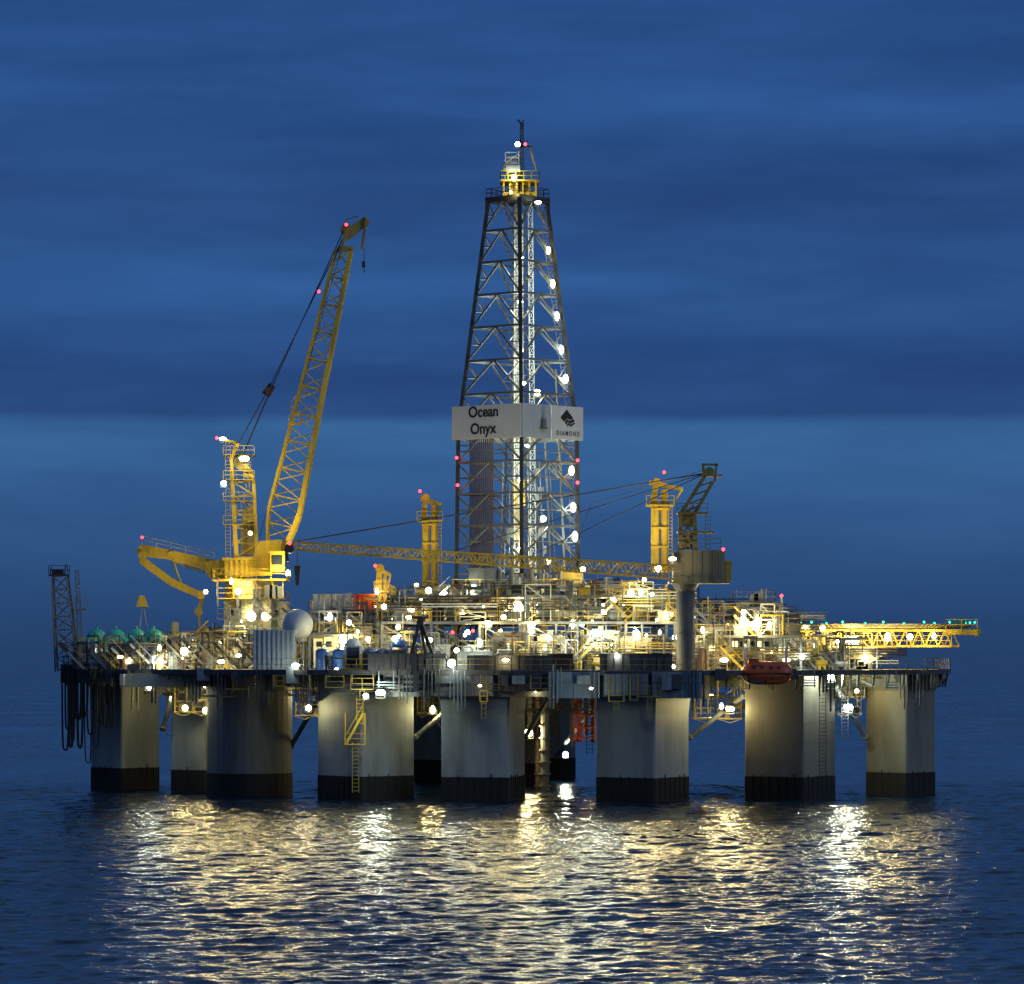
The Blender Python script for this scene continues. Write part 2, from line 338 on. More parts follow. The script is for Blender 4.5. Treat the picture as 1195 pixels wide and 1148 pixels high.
def colpoly(cx,cy,wid,th,ch=0.05):
    th=math.radians(th); sd=wid/(math.cos(th)+math.sin(th))
    h=sd/2;c=h*(1-ch); pts=[(-h,-c),(-c,-h),(c,-h),(h,-c),(h,c),(c,h),(-c,h),(-h,c)]
    t=-th
    return [(cx+x*math.cos(t)-y*math.sin(t),cy+x*math.sin(t)+y*math.cos(t)) for x,y in pts]
cols=[(146,6,81,45,13.75,'column'),(232,-2,64,30,13.75,'column'),(427,-22,114,48,13.6,'column'),(564,-25,98,14,ZB,'column'),
 (750,-27,110,33,ZB,'column'),(922,-24,108,34,13.6,'colbrown'),(1051,-11,82,42,13.75,'colbrown'),(520,38,78,35,ZB,'column'),(650,45,44,35,ZB,'column'),(625,22,34,35,ZB,'colbrown')]
def add_col(cx,cy,wid,th,zt,mt,rnd=False,fk=1.03):
    if rnd: poly=[(cx+wid/2*math.cos(i*math.pi/16),cy+wid/2*math.sin(i*math.pi/16)) for i in range(32)]
    else: poly=colpoly(cx,cy,wid,th)
    c=MB(); c.prism(poly,-8,zt-1.9); fl=off(poly,(cx,cy),fk)
    c.prism(off(poly,(cx,cy),1.002),zt-1.9,zt-0.5,fl); c.prism(off(fl,(cx,cy),1.01),zt-0.5,zt)
    for z in (4.3,6.4,8.5): c.prism(off(poly,(cx,cy),1.004),z,z+0.06)
    o=P.part('column',c,M[mt],smooth=False)
    k=MB(); k.prism(off(poly,(cx,cy),1.015),-8,2.6)
    for i in range(len(poly)):
        a=Vector((*poly[i],0));b2=Vector((*poly[(i+1)%len(poly)],0)); nn_=int((b2-a).length/.9)
        for q in range(1,nn_):
            p=a.lerp(b2,q/nn_); p=Vector((cx,cy,0))+(p-Vector((cx,cy,0)))*1.02; k.bx(p.x-.05,p.x+.05,p.y-.05,p.y+.05,.2,random.uniform(2.4,3.0))
    P.part('boot_band',k,M['boot'],parent=o)
    return o
for cpx,cy,wp,th,zt,mt in cols:
    add_col(WX(cpx,cy),cy,wp/F*(D0+cy),th,zt,mt,fk=1.32 if cpx==1051 else 1.03)
add_col(WX(291,-13),-13,100/F*427,0,13.75,'coldark',True,1.1)
for p1,p2,y1,y2 in [((485,860),(520,830),-22,-22),((613,860),(640,815),-20,-10),((340,870),(372,815),-13,-20),((805,860),(868,812),-24,-24),
  ((975,800),(1010,860),-20,-14),((190,850),(203,805),0,0),((495,818),(545,905),20,38),((700,815),(650,880),0,40)]:
    b=MB(); a=W(*p1,y1);c=W(*p2,y2); b.cyl(a,c,.28,n=10); b.sph(a,.4,10); b.sph(c,.4,10); P.part('diagonal_brace',b,M['hull'])
def under_platform(x0,x1,py,y0,y1,mt='yellow'):
    mb=MB(); z=WZ(py,y0); a=WX(x0,y0);b2=WX(x1,y0)
    mb.bx(a,b2,y0,y1,z-.12,z); mb.rail([(a,y1,z),(a,y0,z),(b2,y0,z),(b2,y1,z)],r=0.055)
    for x in (a+.1,b2-.1,(a+b2)/2):
        for y in (y0+.1,y1-.1): mb.beam((x,y,z),(x,y,13.7),0.11)
    n=max(2,int((b2-a)/2))
    for i in range(n):
        xa=a+(b2-a)*i/n; xb=a+(b2-a)*(i+1)/n
        mb.beam((xa,y0,z-.1),((xa+xb)/2,y0,z-.5),.07);mb.beam((xb,y0,z-.1),((xa+xb)/2,y0,z-.5),.07)
    for i in range(n*2):
        xx=random.uniform(a,b2-.6); q=random.uniform(.4,1.2)
        if random.random()<.5: mb.bx(xx,xx+q*.6,y0+.5,y0+1.3,z,z+q)
        else: mb.cyl((xx,y0+.8,z),(xx,y0+.8,13.5),.1,n=7)
    P.part('service_platform',mb,M[mt])
under_platform(344,412,834,-22,-17,'yellow2'); under_platform(203,246,830,-8,-4,'yellow2'); under_platform(810,866,838,-22,-16,'yellow2')
under_platform(486,514,832,-18,-12,'yellow2'); under_platform(977,1006,832,-18,-13,'drab'); under_platform(350,480,822,-6,2,'yellow2'); under_platform(812,900,826,-2,6,'yellow2')
under_platform(345,372,818,-24,-20,'grey'); under_platform(614,692,828,-8,4,'drab'); under_platform(980,1010,812,-12,-6,'cream')
mb=MB(); mb.stair(W(404,868,-29),W(424,832,-29)); mb.ladder(W(415,925,-29.4),W(415,866,-29.4),0.7); mb.bx(WX(402,-29),WX(426,-29),-29.6,-28.4,WZ(869,-29),WZ(868,-29)); mb.rail([W(402,868,-29.5),W(426,868,-29.5)])
mb.ladder(W(420,846,-29.2),W(420,814,-29.2),.7); mb.beam(W(403,832,-29.2),W(403,868,-29.2),.12); mb.beam(W(426,832,-29.2),W(426,868,-29.2),.12)
P.part('access_stair',mb,M['yellow'])
for px,y,a,b2 in [(986,-20,862,790),(960,-30.2,925,800),(198,-8,860,800),(688,-20,880,815),(510,-18,850,812)]:
    P.part('access_ladder',MB().ladder(W(px,a,y),W(px,b2,y),0.7),M['steel'])
for px,r,pb,mt_ in [(618,.25,850,'cream'),(628,.35,935,'brown'),(636,.5,935,'grey'),(648,.2,860,'brown'),(668,.3,872,'grey'),(676,.3,866,'orange'),(684,.25,858,'brown'),(692,.25,866,'brown')]:
    y=random.uniform(0,12); b=MB(); b.cyl((WX(px,y),y,13.4),(WX(px,y),y,WZ(pb,y)),r,n=12)
    for q in range(820,pb,14): b.cyl((WX(px,y),y,WZ(q,y)),(WX(px,y),y,WZ(q,y)+.2),r*1.4,n=12)
    P.part('riser',b,M[mt_])
b=MB()
for py in (836,850,862): b.bx(WX(670),WX(694),-1,1,WZ(py),WZ(py)+.2); b.rail([(WX(670),-1,WZ(py)+.2),(WX(694),-1,WZ(py)+.2)],h=.8,r=.05,step=.8)
for q in (670,694): b.beam((WX(q),-1,13.5),(WX(q),-1,WZ(864)),.15)
P.part('riser_cage',b,M['boat'])
for k in range(3): P.part('hull_pipe',MB().tube([(-20,-29.9,12+k*.35),(-8.6,-32.2,12+k*.35)],0.09),M['hulldark'])

# mid decks
levels=[(445,790,725,-22,24),(455,780,694,-16,20),(360,450,712,-14,14),(360,450,740,-20,14),(812,935,741,-22,15),(812,912,716,-12,15),(180,262,748,-6,18),(935,1010,768,-18,10)]
for x0,x1,py,y0,y1 in levels:
    mb=MB(); z=WZ(py,y0);a=WX(x0,y0);b2=WX(x1,y0); mb.bx(a,b2,y0,y1,z-.3,z)
    n=max(2,int((b2-a)/5))
    for i in range(n+1):
        for y in (y0+.2,(y0+y1)/2,y1-.2): mb.beam((a+(b2-a)*i/n*0.99+.1,y,ZD),(a+(b2-a)*i/n*.99+.1,y,z-.3),.28)
    for i in range(n):
        if random.random()<.6: mb.beam((a+(b2-a)*i/n,y0+.2,z-.4),(a+(b2-a)*(i+1)/n,y0+.2,max(ZD,z-3.2)),.16)
    o=P.part('raised_deck',mb,M['grey'])
    P.part('railing',MB().rail([(a,y1,z),(a,y0,z),(b2,y0,z),(b2,y1,z)],r=0.05),M['yellow2'],parent=o)

prof=[(70,762),(100,750),(190,750),(250,738),(290,712),(335,712),(365,714),(440,702),(530,688),(690,684),(780,690),(850,706),(915,718),(940,740),(1010,748),(1080,778)]
def top(px):
    for (a,ya),(b2,yb) in zip(prof[:-1],prof[1:]):
        if a<=px<=b2: return ya+(yb-ya)*(px-a)/(b2-a)
    return 775
def lv(px,y):
    f=[ZD]
    for x0,x1,py,y0,y1 in levels:
        if x0<=px<=x1 and y0<=y<=y1: f.append(WZ(py,y0))
    return f
groups={'cream':MB(),'white':MB(),'galv':MB(),'yellow':MB(),'grey':MB(),'bluesteel':MB(),'brown':MB(),'steel':MB(),'yellow2':MB(),'hulldark':MB()}
keys=list(groups)+['steel','grey','bluesteel','hulldark','brown','yellow2']
for i in range(2200):
    px=random.uniform(90,1000); y=random.uniform(-27,12)
    if px>900: y=max(y,-20)
    if px<300: y=max(y,-8)
    if 275<px<372 and y<-14: continue
    fl=random.choice(lv(px,y)); zt=WZ(top(px)-random.choice((0,0,0,8)),y); x=WX(px,y)
    if zt-fl<0.8: continue
    g=groups[random.choice(keys)]; hh=min(zt-fl,random.uniform(.8,4.6)); t=random.random()
    if t<.26:
        r=random.uniform(.05,.16); g.cyl((x,y,fl),(x,y,fl+hh),r,n=7)
        dx2=random.uniform(-2.5,2.5); g.cyl((x,y,fl+hh),(x+dx2,y,fl+hh),r,n=7); g.sph((x,y,fl+hh),r*1.3,8)
        if random.random()<.5: g.cyl((x+dx2,y,fl+hh),(x+dx2,y,fl+hh*.3),r,n=7)
    elif t<.40:
        wd=random.uniform(.4,1.6);h2=random.uniform(.5,1.8); g.bx(x,x+wd,y,y+1,fl,fl+h2); g.bx(x-.08,x+wd+.08,y-.08,y+1.08,fl+h2,fl+h2+.1)
        g.bx(x+wd*.2,x+wd*.7,y-.1,y,fl+h2*.3,fl+h2*.75)
    elif t<.48:
        r=random.uniform(.25,.65);h2=random.uniform(1,2.4); g.cyl((x,y,fl),(x,y,fl+h2),r,n=12); g.sph((x,y,fl+h2),r,12,(1,1,.4)); g.cyl((x,y,fl+h2*.5),(x,y,fl+h2*.5+.1),r*1.08,n=12)
    elif t<.57:
        r=random.uniform(.25,.55);L=random.uniform(1,3); g.cyl((x,y,fl+r+.3),(x+L,y,fl+r+.3),r,n=12); g.bx(x+.2,x+.5,y-.3,y+.3,fl,fl+r); g.bx(x+L-.5,x+L-.2,y-.3,y+.3,fl,fl+r)
    elif t<.78:
        wd=random.uniform(1.2,3.2)
        for q in(0,wd): g.beam((x+q,y,fl),(x+q,y,fl+hh),.11)
        g.beam((x,y,fl+hh),(x+wd,y,fl+hh),.11);g.beam((x,y,fl+hh*.5),(x+wd,y,fl+hh*.5),.09);g.beam((x,y,fl),(x+wd,y,fl+hh*.5),.07);g.beam((x+wd,y,fl+hh*.5),(x,y,fl+hh),.07)
    elif t<.86:
        g.stair((x,y,fl),(x+min(hh,3)*random.choice((-1,1)),y,fl+min(hh,3)))
    elif t<.94:
        g.cyl((x,y,fl),(x,y,min(zt+1.2,fl+hh+2)),.05,n=5); g.ladder((x+.5,y,fl),(x+.5,y,fl+hh),.45,r=.05)
    else:
        L=random.uniform(4,10)
        for q in range(random.randint(2,4)): g.cyl((x,y,fl+hh*.6+q*.3),(min(x+L,44),y,fl+hh*.6+q*.3),.07,n=6)
for k,g in groups.items(): P.part('pipework',g,M[k],kind='stuff')

# ------------------------------------------------------------ deck modules
def module(px0,px1,pyt,y,depth,mt,label,name='deckhouse',cat='deck cabin',pyb=None,win=0,door=True,ribs=True,roofrail=True,lit=True,group=None,rib=.1):
    x0=WX(px0,y);x1=WX(px1,y);zt=WZ(pyt,y)
    z0=max(ZD,WZ(pyb,y)) if pyb else ZD
    b=MB(); b.bx(x0,x1,y,y+depth,z0,zt-.12); b.bx(x0-.12,x1+.12,y-.12,y+depth+.12,zt-.12,zt); b.bx(x0-.05,x1+.05,y-.05,y+depth+.05,z0,z0+.2)
    if ribs:
        n=max(2,int((x1-x0)/.55))
        for i in range(n+1):
            x=x0+(x1-x0-rib)*i/n; b.bx(x,x+rib,y-.075-(rib-.1),y,z0+.2,zt-.12)
        for i in range(int(depth/.8)+1):
            for xx in (x0-.055,x1): b.bx(xx,xx+.055,y+i*.8,y+i*.8+.1,z0+.2,zt-.12)
    T=Thing(name,label,cat,((x0+x1)/2,y+depth/2,z0),b,M[mt],group)
    if roofrail:
        r=MB().rail([(x0,y+depth,zt),(x0,y,zt),(x1,y,zt),(x1,y+depth,zt)],r=.05); T.part('roof_railing',r,M['yellow2'])
        r=MB(); r.bx(x0+.3,x1-.3,y+.9,y+2.1,zt,zt+.12)
        for k in range(max(1,int((x1-x0)/2.4))):
            xx=random.uniform(x0+.5,x1-1.2); q=random.uniform(.5,1.1); r.bx(xx,xx+q,y+1,y+2,zt,zt+q); r.cyl((xx+q+.3,y+1,zt),(xx+q+.3,y+1,zt+1.3),.1); r.sph((xx+q+.3,y+1,zt+1.35),.2,8)
        T.part('roof_vent',r,M['galv'])
    if door and zt-z0>2.2:
        xx=random.uniform(x0+.2,max(x0+.3,x1-1.2)); d=MB().bx(xx,xx+.9,y-.12,y-.08,z0+.25,z0+2.1)
        o=T.part('door',d,M['grey']); T.part('handle',MB().bx(xx+.75,xx+.8,y-.16,y-.12,z0+1.1,z0+1.25),M['steel'],parent=o)
    for i in range(win):
        xx=x0+(x1-x0)*(i+.6)/(win+.2); zz=zt-1.3
        T.part('window',MB().bx(xx-.3,xx+.3,y-.11,y-.08,zz-.3,zz+.3),M['winlit' if lit and random.random()<.5 else 'glass'])
    return T
module(296,343,735,-22.5,4,'panel','white corrugated steel cabin at the deck edge',win=0,roofrail=False,door=False,rib=.26)
module(206,240,757,-6,4,'cream','cream steel cabin beside the winches',win=2)
module(242,262,752,-4,5,'yellow2','yellow steel cabin near the crane base',win=1)
module(262,334,702,2,7,'cream','tall cream cabin block beneath the large crane',win=4)
module(366,402,738,-16,5,'white','white ribbed cabin under the raised deck',win=3)
module(404,442,734,-14,5,'cream','cream ribbed cabin under the raised deck',win=2)
module(446,482,748,-20,4,'grey','grey machinery cabin at the railing',win=1)
module(498,524,752,-24,4,'white','small white cabin by the bulwark',win=1)
module(534,575,760,-27,3,'grey','low grey equipment skid house',win=1)
module(576,622,738,-18,5,'bluesteel','blue grey cabin below the drill floor',win=3)
module(628,660,742,-20,4,'cream','cream cabin below the drill floor',win=2)
module(686,722,736,-20,5,'white','white cabin with bright wall lamps',win=2)
module(724,760,744,-22,4,'cream','cream cabin beside the pedestal crane',win=2)
module(812,850,743,-20,5,'white','white cabin just behind the pedestal crane post',win=3)
module(852,900,738,-14,6,'cream','cream accommodation block with lit windows',win=5)
module(902,934,745,-14,6,'white','white accommodation block near the helideck',win=3)
module(938,985,770,-18,5,'white','low white cabin with a long railing',win=3)
module(640,690,700,0,5,'cream','cream doghouse cabin on the drill floor',pyb=722,win=3)
module(700,735,704,-6,5,'bluesteel','blue grey mud room cabin on the upper level',pyb=724,win=2)
module(742,776,700,-8,4,'yellow2','yellow machinery cabin on the upper level',pyb=724,win=1)
module(470,505,700,-4,5,'cream','cream cabin on the upper level',pyb=724,win=2)
module(508,532,706,-8,4,'grey','grey control cabin on the upper level',pyb=724,win=1)
module(855,905,702,0,6,'grey','grey louvred engine exhaust house',pyb=715,win=0)
for a,b2,mt,l in [(366,386,'white','white shipping container on the raised deck'),(388,409,'white','white shipping container on the raised deck'),(413,436,'orange','orange shipping container on the raised deck')]:
    module(a,b2,693,-12,2.5,mt,l,'shipping_container','container',pyb=711,roofrail=False,door=True,group='containers on the raised deck')
for a,b2,t_,mt,l in [(560,585,766,'blue','blue shipping container by the bulwark'),(640,668,763,'brown','rusty brown shipping container by the bulwark'),(455,478,768,'grey','grey shipping container by the bulwark')]:
    module(a,b2,t_,-30.5,2.5,mt,l,'shipping_container','container',roofrail=False,group='containers at the deck edge')
for px in (376,396,432,446):
    y=-25.5 if px>=400 else -24; x=WX(px,y); b=MB(); b.cyl((x,y,ZD+.3),(x,y,ZD+2.0),.75,n=18); b.sph((x,y,ZD+2.0),.75,16,(1,1,.5)); b.cyl((x,y,ZD),(x,y,ZD+.3),.8,n=18)
    T=Thing('storage_tank','upright blue storage tank behind the railing','tank',(x,y,ZD),group='blue tanks')
    T.part('shell',b,M['blue']); T.part('outlet_pipe',MB().cyl((x,y,ZD+2.3),(x,y,ZD+2.9),.1).cyl((x,y,ZD+2.8),(x+.9,y,ZD+2.8),.1),M['galv'])

# ------------------------------------------------------------ satellite dome
c=W(347,729,-20)
b=MB().sph(c,1.75,28); T=Thing('satellite_dome','white satellite dome on a short lattice stand','radome',(c.x,c.y,ZD),MB().lattice((c.x,c.y,ZD),(c.x,c.y,c.z-1.5),1.4,1.4,1.4,1.4,2,.14,.08,(0,1,0)),M['galv'])
T.part('dome',b,M['panel'],smooth=True); T.part('mounting_ring',MB().cyl(c-Vector((0,0,1.85)),c-Vector((0,0,1.4)),1.1,n=24),M['grey'])

# ------------------------------------------------------------ derrick
dc=Vector((WX(604,5),5,0)); ph0=math.radians(3.5)
def dcor(R,z): return [Vector((dc.x+R*math.cos(ph0+math.pi+k*math.pi/2),dc.y+R*math.sin(ph0+math.pi+k*math.pi/2),z)) for k in range(4)]
lv_py=[690,652,614,577,540,500,461,422,383,345,307,270,234]
def Rd(py):
    if py>=500: return 7.0+0.25*(py-500)/190
    return 7.0+(3.45-7.0)*(500-py)/(500-234)
DT=Thing('derrick','tall open lattice drilling derrick floodlit from inside','derrick',(dc.x,dc.y,WZ(690,5)))
rings=[dcor(Rd(p),WZ(p,5)) for p in lv_py]
for k in range(4):
    b=MB()
    for a,b2 in zip(rings[:-1],rings[1:]): b.beam(a[k],b2[k],.46)
    DT.part('leg',b,M['steel'] if k!=3 else M['galv'])  # far leg in paler steel: its lit look is put into the colour
for k in range(4):
    b=MB(); k2=(k+1)%4
    for i,(a,b2) in enumerate(zip(rings[:-1],rings[1:])):
        b.beam(b2[k],b2[k2],.25)
        mid=(b2[k]+b2[k2])/2; b.beam(a[k],mid,.19); b.beam(a[k2],mid,.19)
        ql=(a[k]+mid)/2;qr=(a[k2]+mid)/2
        b.beam(ql,(a[k]+b2[k])/2,.1); b.beam(qr,(a[k2]+b2[k2])/2,.1); b.beam(ql,a[k].lerp(b2[k],.95),.09); b.beam(qr,a[k2].lerp(b2[k2],.95),.09)
    DT.part('cross_bracing',b,M['bluesteel'] if k in(0,1) else M['galv'])  # back faces paler than front ones, painting in the bright derrick interior
wr=dcor(7.72,0); z0=WZ(514,5);z1=WZ(475,5)
for k in range(4):
    a=wr[k].copy();b2=wr[(k+1)%4].copy();a.z=b2.z=(z0+z1)/2
    if k==1:
        q=a.lerp(b2,.47); q2=a.lerp(b2,.478)
        DT.part('wind_wall',MB().beam(a.lerp(b2,.008),q,.12,z1-z0),M['panel'],label='pale blue grey wind wall panel')
        wallR=DT.part('wind_wall',MB().beam(q2,b2,.12,z1-z0),M['wall'],label='white wind wall panel with diamond logo')
        g=MB(); pm=a.lerp(b2,.36); pm=pm+Vector((0,-.3,0)); g.cyl(pm+Vector((0,-.2,-.7)),pm+Vector((0,-.2,.3)),.3,n=12); g.bx(pm.x-.5,pm.x+.5,pm.y-.5,pm.y+.2,pm.z-.9,pm.z-.75); g.beam(pm+Vector((0,-.2,.3)),pm+Vector((0,-.2,1.9)),.07)
        DT.part('wall_bracket',g,M['grey'])
    else:
        ob=DT.part('wind_wall',MB().beam(a,b2.lerp(a,.008),.12,z1-z0),M['wall'],label='white wind wall panel with black lettering' if k==0 else None)
        if k==0: wallL=ob
def text_on(s,a,b2,u_frac,z,size,mt,parent,sx=1.0,bold=.012):
    cu=bpy.data.curves.new('t','FONT'); cu.body=s; cu.size=size; cu.extrude=0.02; cu.align_x='CENTER'; cu.offset=bold*size
    to=bpy.data.objects.new('t',cu); COL.objects.link(to); bpy.context.view_layer.update()
    dg=bpy.context.evaluated_depsgraph_get(); me2=bpy.data.meshes.new_from_object(to.evaluated_get(dg)); bpy.data.objects.remove(to)
    u=(b2-a).normalized(); n=u.cross(Vector((0,0,1))).normalized(); o=a.lerp(b2,u_frac)+n*0.10
    mb=MB(); vs=[o+u*v.co.x*sx+Vector((0,0,z-o.z+v.co.y))+n*v.co.z for v in me2.vertices]
    mb.add(vs,[tuple(p.vertices) for p in me2.polygons])
    return DT.part('lettering',mb,M[mt],label='black painted lettering reading "%s"'%s,parent=parent)
text_on('Ocean',wr[0],wr[1],.46,WZ(488.5,5),1.78,'letter',wallL,1.0,.020)
text_on('Onyx',wr[0],wr[1],.455,WZ(508,5),1.78,'letter',wallL,1.0,.020)
text_on('D I A M O N D',wr[1],wr[2],.745,WZ(509.5,5),.82,'letter2',wallR,.78,.012)
u=(wr[2]-wr[1]).normalized();n=u.cross(Vector((0,0,1))).normalized(); o=wr[1].lerp(wr[2],.735)+n*.1; o.z=WZ(489.5,5)
mb=MB()
def plate(pts,t=.04): 
    v=[o+u*p[0]*.95+Vector((0,0,p[1]*.95))+n*t for p in pts]; m_=len(v); mb.add(v+[q-n*t*.9 for q in v],[tuple(range(m_)),tuple(range(2*m_-1,m_-1,-1))]+[(i,i+m_,(i+1)%m_+m_,(i+1)%m_) for i in range(m_)])
plate([(-1.3,.1),(-.15,1.1),(1.05,.1),(.5,-.15),(-.1,.08),(-.65,-.42)])
plate([(-.5,-.52),(-.1,-.05),(.4,-.3),(1.1,0.0),(1.35,-.25),(.5,-.6),(0,-.32),(-.22,-.76)])
plate([(-.1,-.85),(.15,-.5),(.55,-.75),(1.3,-.4),(1.4,-.55),(.6,-1.0),(.2,-.72),(.03,-.98)])
DT.part('diamond_logo',mb,M['letter'],parent=wallR)
zc=WZ(234,5); b=MB(); b.prism([(p.x,p.y) for p in dcor(3.85,0)],zc-.3,zc+.35); b.rail([Vector((p.x,p.y,zc+.35)) for p in dcor(3.7,0)+[dcor(3.7,0)[0]]],h=1.0,r=.07,step=.8)
for k,p in enumerate(dcor(3.6,0)): b.beam((p.x,p.y,zc-1.3),(p.x,p.y,zc),.5)
DT.part('crown_platform',b,M['steel'])
b=MB(); z1_=WZ(202,5); x0=WX(584,5);x1=WX(629,5)
b.bx(x0+.3,x1-.3,3.2,6.8,zc+.35,zc+.8)
for q in range(6): xx=x0+.3+(x1-x0-.8)*q/5; b.bx(xx,xx+.2,3.0,3.2,zc+.3,WZ(213,5)); b.bx(xx,xx+.2,6.8,7,zc+.3,WZ(213,5))
b.bx(x0,x1,2.6,7.4,WZ(213,5)-.1,WZ(213,5)+.1); b.bx(x0+1.2,x1-1.2,4,6,zc+.8,WZ(213,5)-.1)
b.rail([(x0,2.6,WZ(213,5)),(x1,2.6,WZ(213,5)),(x1,7.4,WZ(213,5)),(x0,7.4,WZ(213,5)),(x0,2.6,WZ(213,5))],h=1.1,r=.08,step=.9)
b.beam((x1-.3,3,z1_),(WX(617,5),5,WZ(168,5)),.14); b.beam((x0+.3,3,z1_),(WX(595,5),5,WZ(178,5)),.12)
DT.part('crown_cage',b,M['yellow'])
b=MB(); xa=WX(590,5);xb=WX(607,5); b.bx(xa+.2,xb-.2,4.2,5.8,WZ(212,5),WZ(194,5)); b.cyl((xa,3.8,WZ(200,5)),(xb,3.8,WZ(200,5)),.6,n=14)
for q in (xa,xb-.15): 
    for yy in (4,6): b.beam((q,yy,WZ(212,5)),(q,yy,WZ(179,5)),.13)
for z_ in (192,185,179): b.beam((xa,4,WZ(z_,5)),(xb,4,WZ(z_,5)),.12)
b.beam((xa,4,WZ(192,5)),(xb,4,WZ(179,5)),.1); b.bx(xa+.3,xb-.4,4.3,5.6,WZ(192,5),WZ(183,5))
DT.part('crown_block',b,M['white'])
b=MB(); xm=WX(609,4); b.lattice((xm,4,WZ(228,5)),(xm,4,WZ(146,5)),.55,.3,.55,.3,10,.14,.08,(0,1,0)); b.beam((xm,4,WZ(146,5)),(xm-.5,4,WZ(141,5)),.2); b.beam((xm,4,WZ(150,5)),(xm+.2,4,WZ(141,5)),.14)
b.beam((xm-.5,4,WZ(172,5)),(xm+1.2,4,WZ(172,5)),.14); b.beam((xm-.5,4,WZ(166,5)),(xm+.7,4,WZ(166,5)),.1)
DT.part('antenna_mast',b,M['steel'])
b=MB()
for dx_,dy_ in((-.1,-.8),(1.9,.8)): b.lattice((dc.x+dx_,dc.y+dy_,WZ(688,5)),(dc.x+dx_*.8,dc.y+dy_,WZ(240,5)),.6,.5,.6,.5,44,.1,.06,(0,1,0))
for q in(-.15,.05,.25,.5): b.cyl((dc.x+q,dc.y,WZ(560,5)),(dc.x+q*.5,dc.y,zc),.035,n=5)
b.cyl((dc.x+.5,dc.y+.3,WZ(470,5)),(dc.x+.5,dc.y+.3,WZ(250,5)),.18)
DT.part('guide_rail',b,M['white'])
b=MB()
for px in (583,588,594,618,630,636,644,650,660): b.cyl((WX(px,5),random.uniform(2,8),WZ(688,5)),(WX(px,5)-(px-604)*.02,random.uniform(3,7),WZ(random.choice((515,430,540)),5)),random.uniform(.06,.16),n=7)
for p in (670,633,596,558,527): 
    cc=dcor(Rd(p)*.98,WZ(p,5))
    for k in range(4): b.beam(cc[k],cc[(k+1)%4],.11)
for i in range(26):
    p=random.uniform(530,685); xx=WX(random.uniform(580,655),5); yy=random.uniform(2,8); b.bx(xx,xx+random.uniform(.3,1.0),yy,yy+.5,WZ(p,5),WZ(p,5)+random.uniform(.3,1.2))
DT.part('standpipe',b,M['grey'])
b=MB(); b.bx(dc.x-.6,dc.x+.9,dc.y-.7,dc.y+.7,WZ(590,5),WZ(560,5)); b.bx(dc.x-.3,dc.x+.6,dc.y-.4,dc.y+.4,WZ(630,5),WZ(590,5)); b.cyl((dc.x+.15,dc.y,WZ(680,5)),(dc.x+.15,dc.y,WZ(630,5)),.15)
DT.part('top_drive',b,M['yellow'])
b=MB()
for i in range(13):
    for j in range(3): b.cyl((WX(549+i*2.2,5),4+j*.5,WZ(686,5)),(WX(549+i*2.2,5),4+j*.5,WZ(500,5)),.085,n=6)
b.bx(WX(546,5),WX(579,5),3.6,5.6,WZ(578,5),WZ(575,5))
DT.part('racked_drill_pipe',b,M['brown'],kind='stuff')
b=MB()
for p in (577,461,383,307):
    R=Rd(p)*.93; z=WZ(p,5); cc=dcor(R,z); 
    for k in range(4): b.beam(cc[k],cc[(k+1)%4],.7,.08)
for a,b2 in zip(rings[:-1],rings[1:]): b.ladder(a[2]+Vector((-.7,-.2,0)),b2[2]+Vector((-.7,-.2,0)),.5)
b.ladder(rings[0][1]+Vector((.5,.2,0)),rings[-1][1]+Vector((.5,.2,0)),.5)
DT.part('walkway',b,M['grey'])
zf=WZ(690,5); b=MB(); xa=WX(528,0);xb=WX(690,0); b.bx(xa,xb,-6,16,zf-.6,zf)
for x in (xa+.3,(xa*2+xb)/3,(xa+2*xb)/3,xb-.3):
    for y in(-5.7,15.7): b.beam((x,y,ZD),(x,y,zf-.6),.6)
for i in range(6):
    q=xa+(xb-xa)*i/6;q2=xa+(xb-xa)*(i+1)/6; b.beam((q,-5.8,zf-.7),(q2,-5.8,zf-3.3),.22); b.beam((q2,-5.8,zf-.7),(q,-5.8,zf-3.3),.22)
b.bx(xa,xb,-5.9,-5.6,zf-3.5,zf-3.2)
T=Thing('drill_floor','raised steel drill floor on braced posts under the derrick','drill floor',(dc.x,5,ZD),b,M['cream'])
T.part('guard_rail',MB().rail([(xa,16,zf),(xa,-6,zf),(xb,-6,zf),(xb,16,zf)],r=.07,h=1.2),M['yellow'])
T.part('stair',MB().stair((xa+1,-8,ZD+4.5),(xa+6,-8,zf)),M['yellow']); T.part('stair',MB().stair((xb-6,-7,ZD+4.5),(xb-1,-7,zf)),M['yellow'])
b=MB(); b.bx(xa+2,xa+5,-4,-1,zf,zf+2.4); b.bx(xa+1.8,xa+5.2,-4.2,-.8,zf+2.4,zf+2.55); T.part('driller_cabin',b,M['grey'])
b=MB(); b.bx(xb-4,xb-1,-3,2,zf,zf+2.2);b.bx(xb-4.2,xb-.8,-3.2,2.2,zf+2.2,zf+2.35); T.part('tool_cabin',b,M['yellow2'])
b=MB()
for i in range(12): x=random.uniform(xa+4,xb-3); b.cyl((x,-3,zf),(x,-3,zf+random.uniform(1,3.2)),random.uniform(.1,.35),n=10)
T.part('floor_equipment',b,M['grey'],kind='stuff')
b=MB()
for i in range(10):
    x=random.uniform(xa,xb); b.tube([(x,-6.4,zf+.8),(x+.2,-6.7,zf-2),(x+random.uniform(-1,1),-7,ZD+random.uniform(2,5))],.12)
T.part('hose',b,M['black'],kind='stuff')

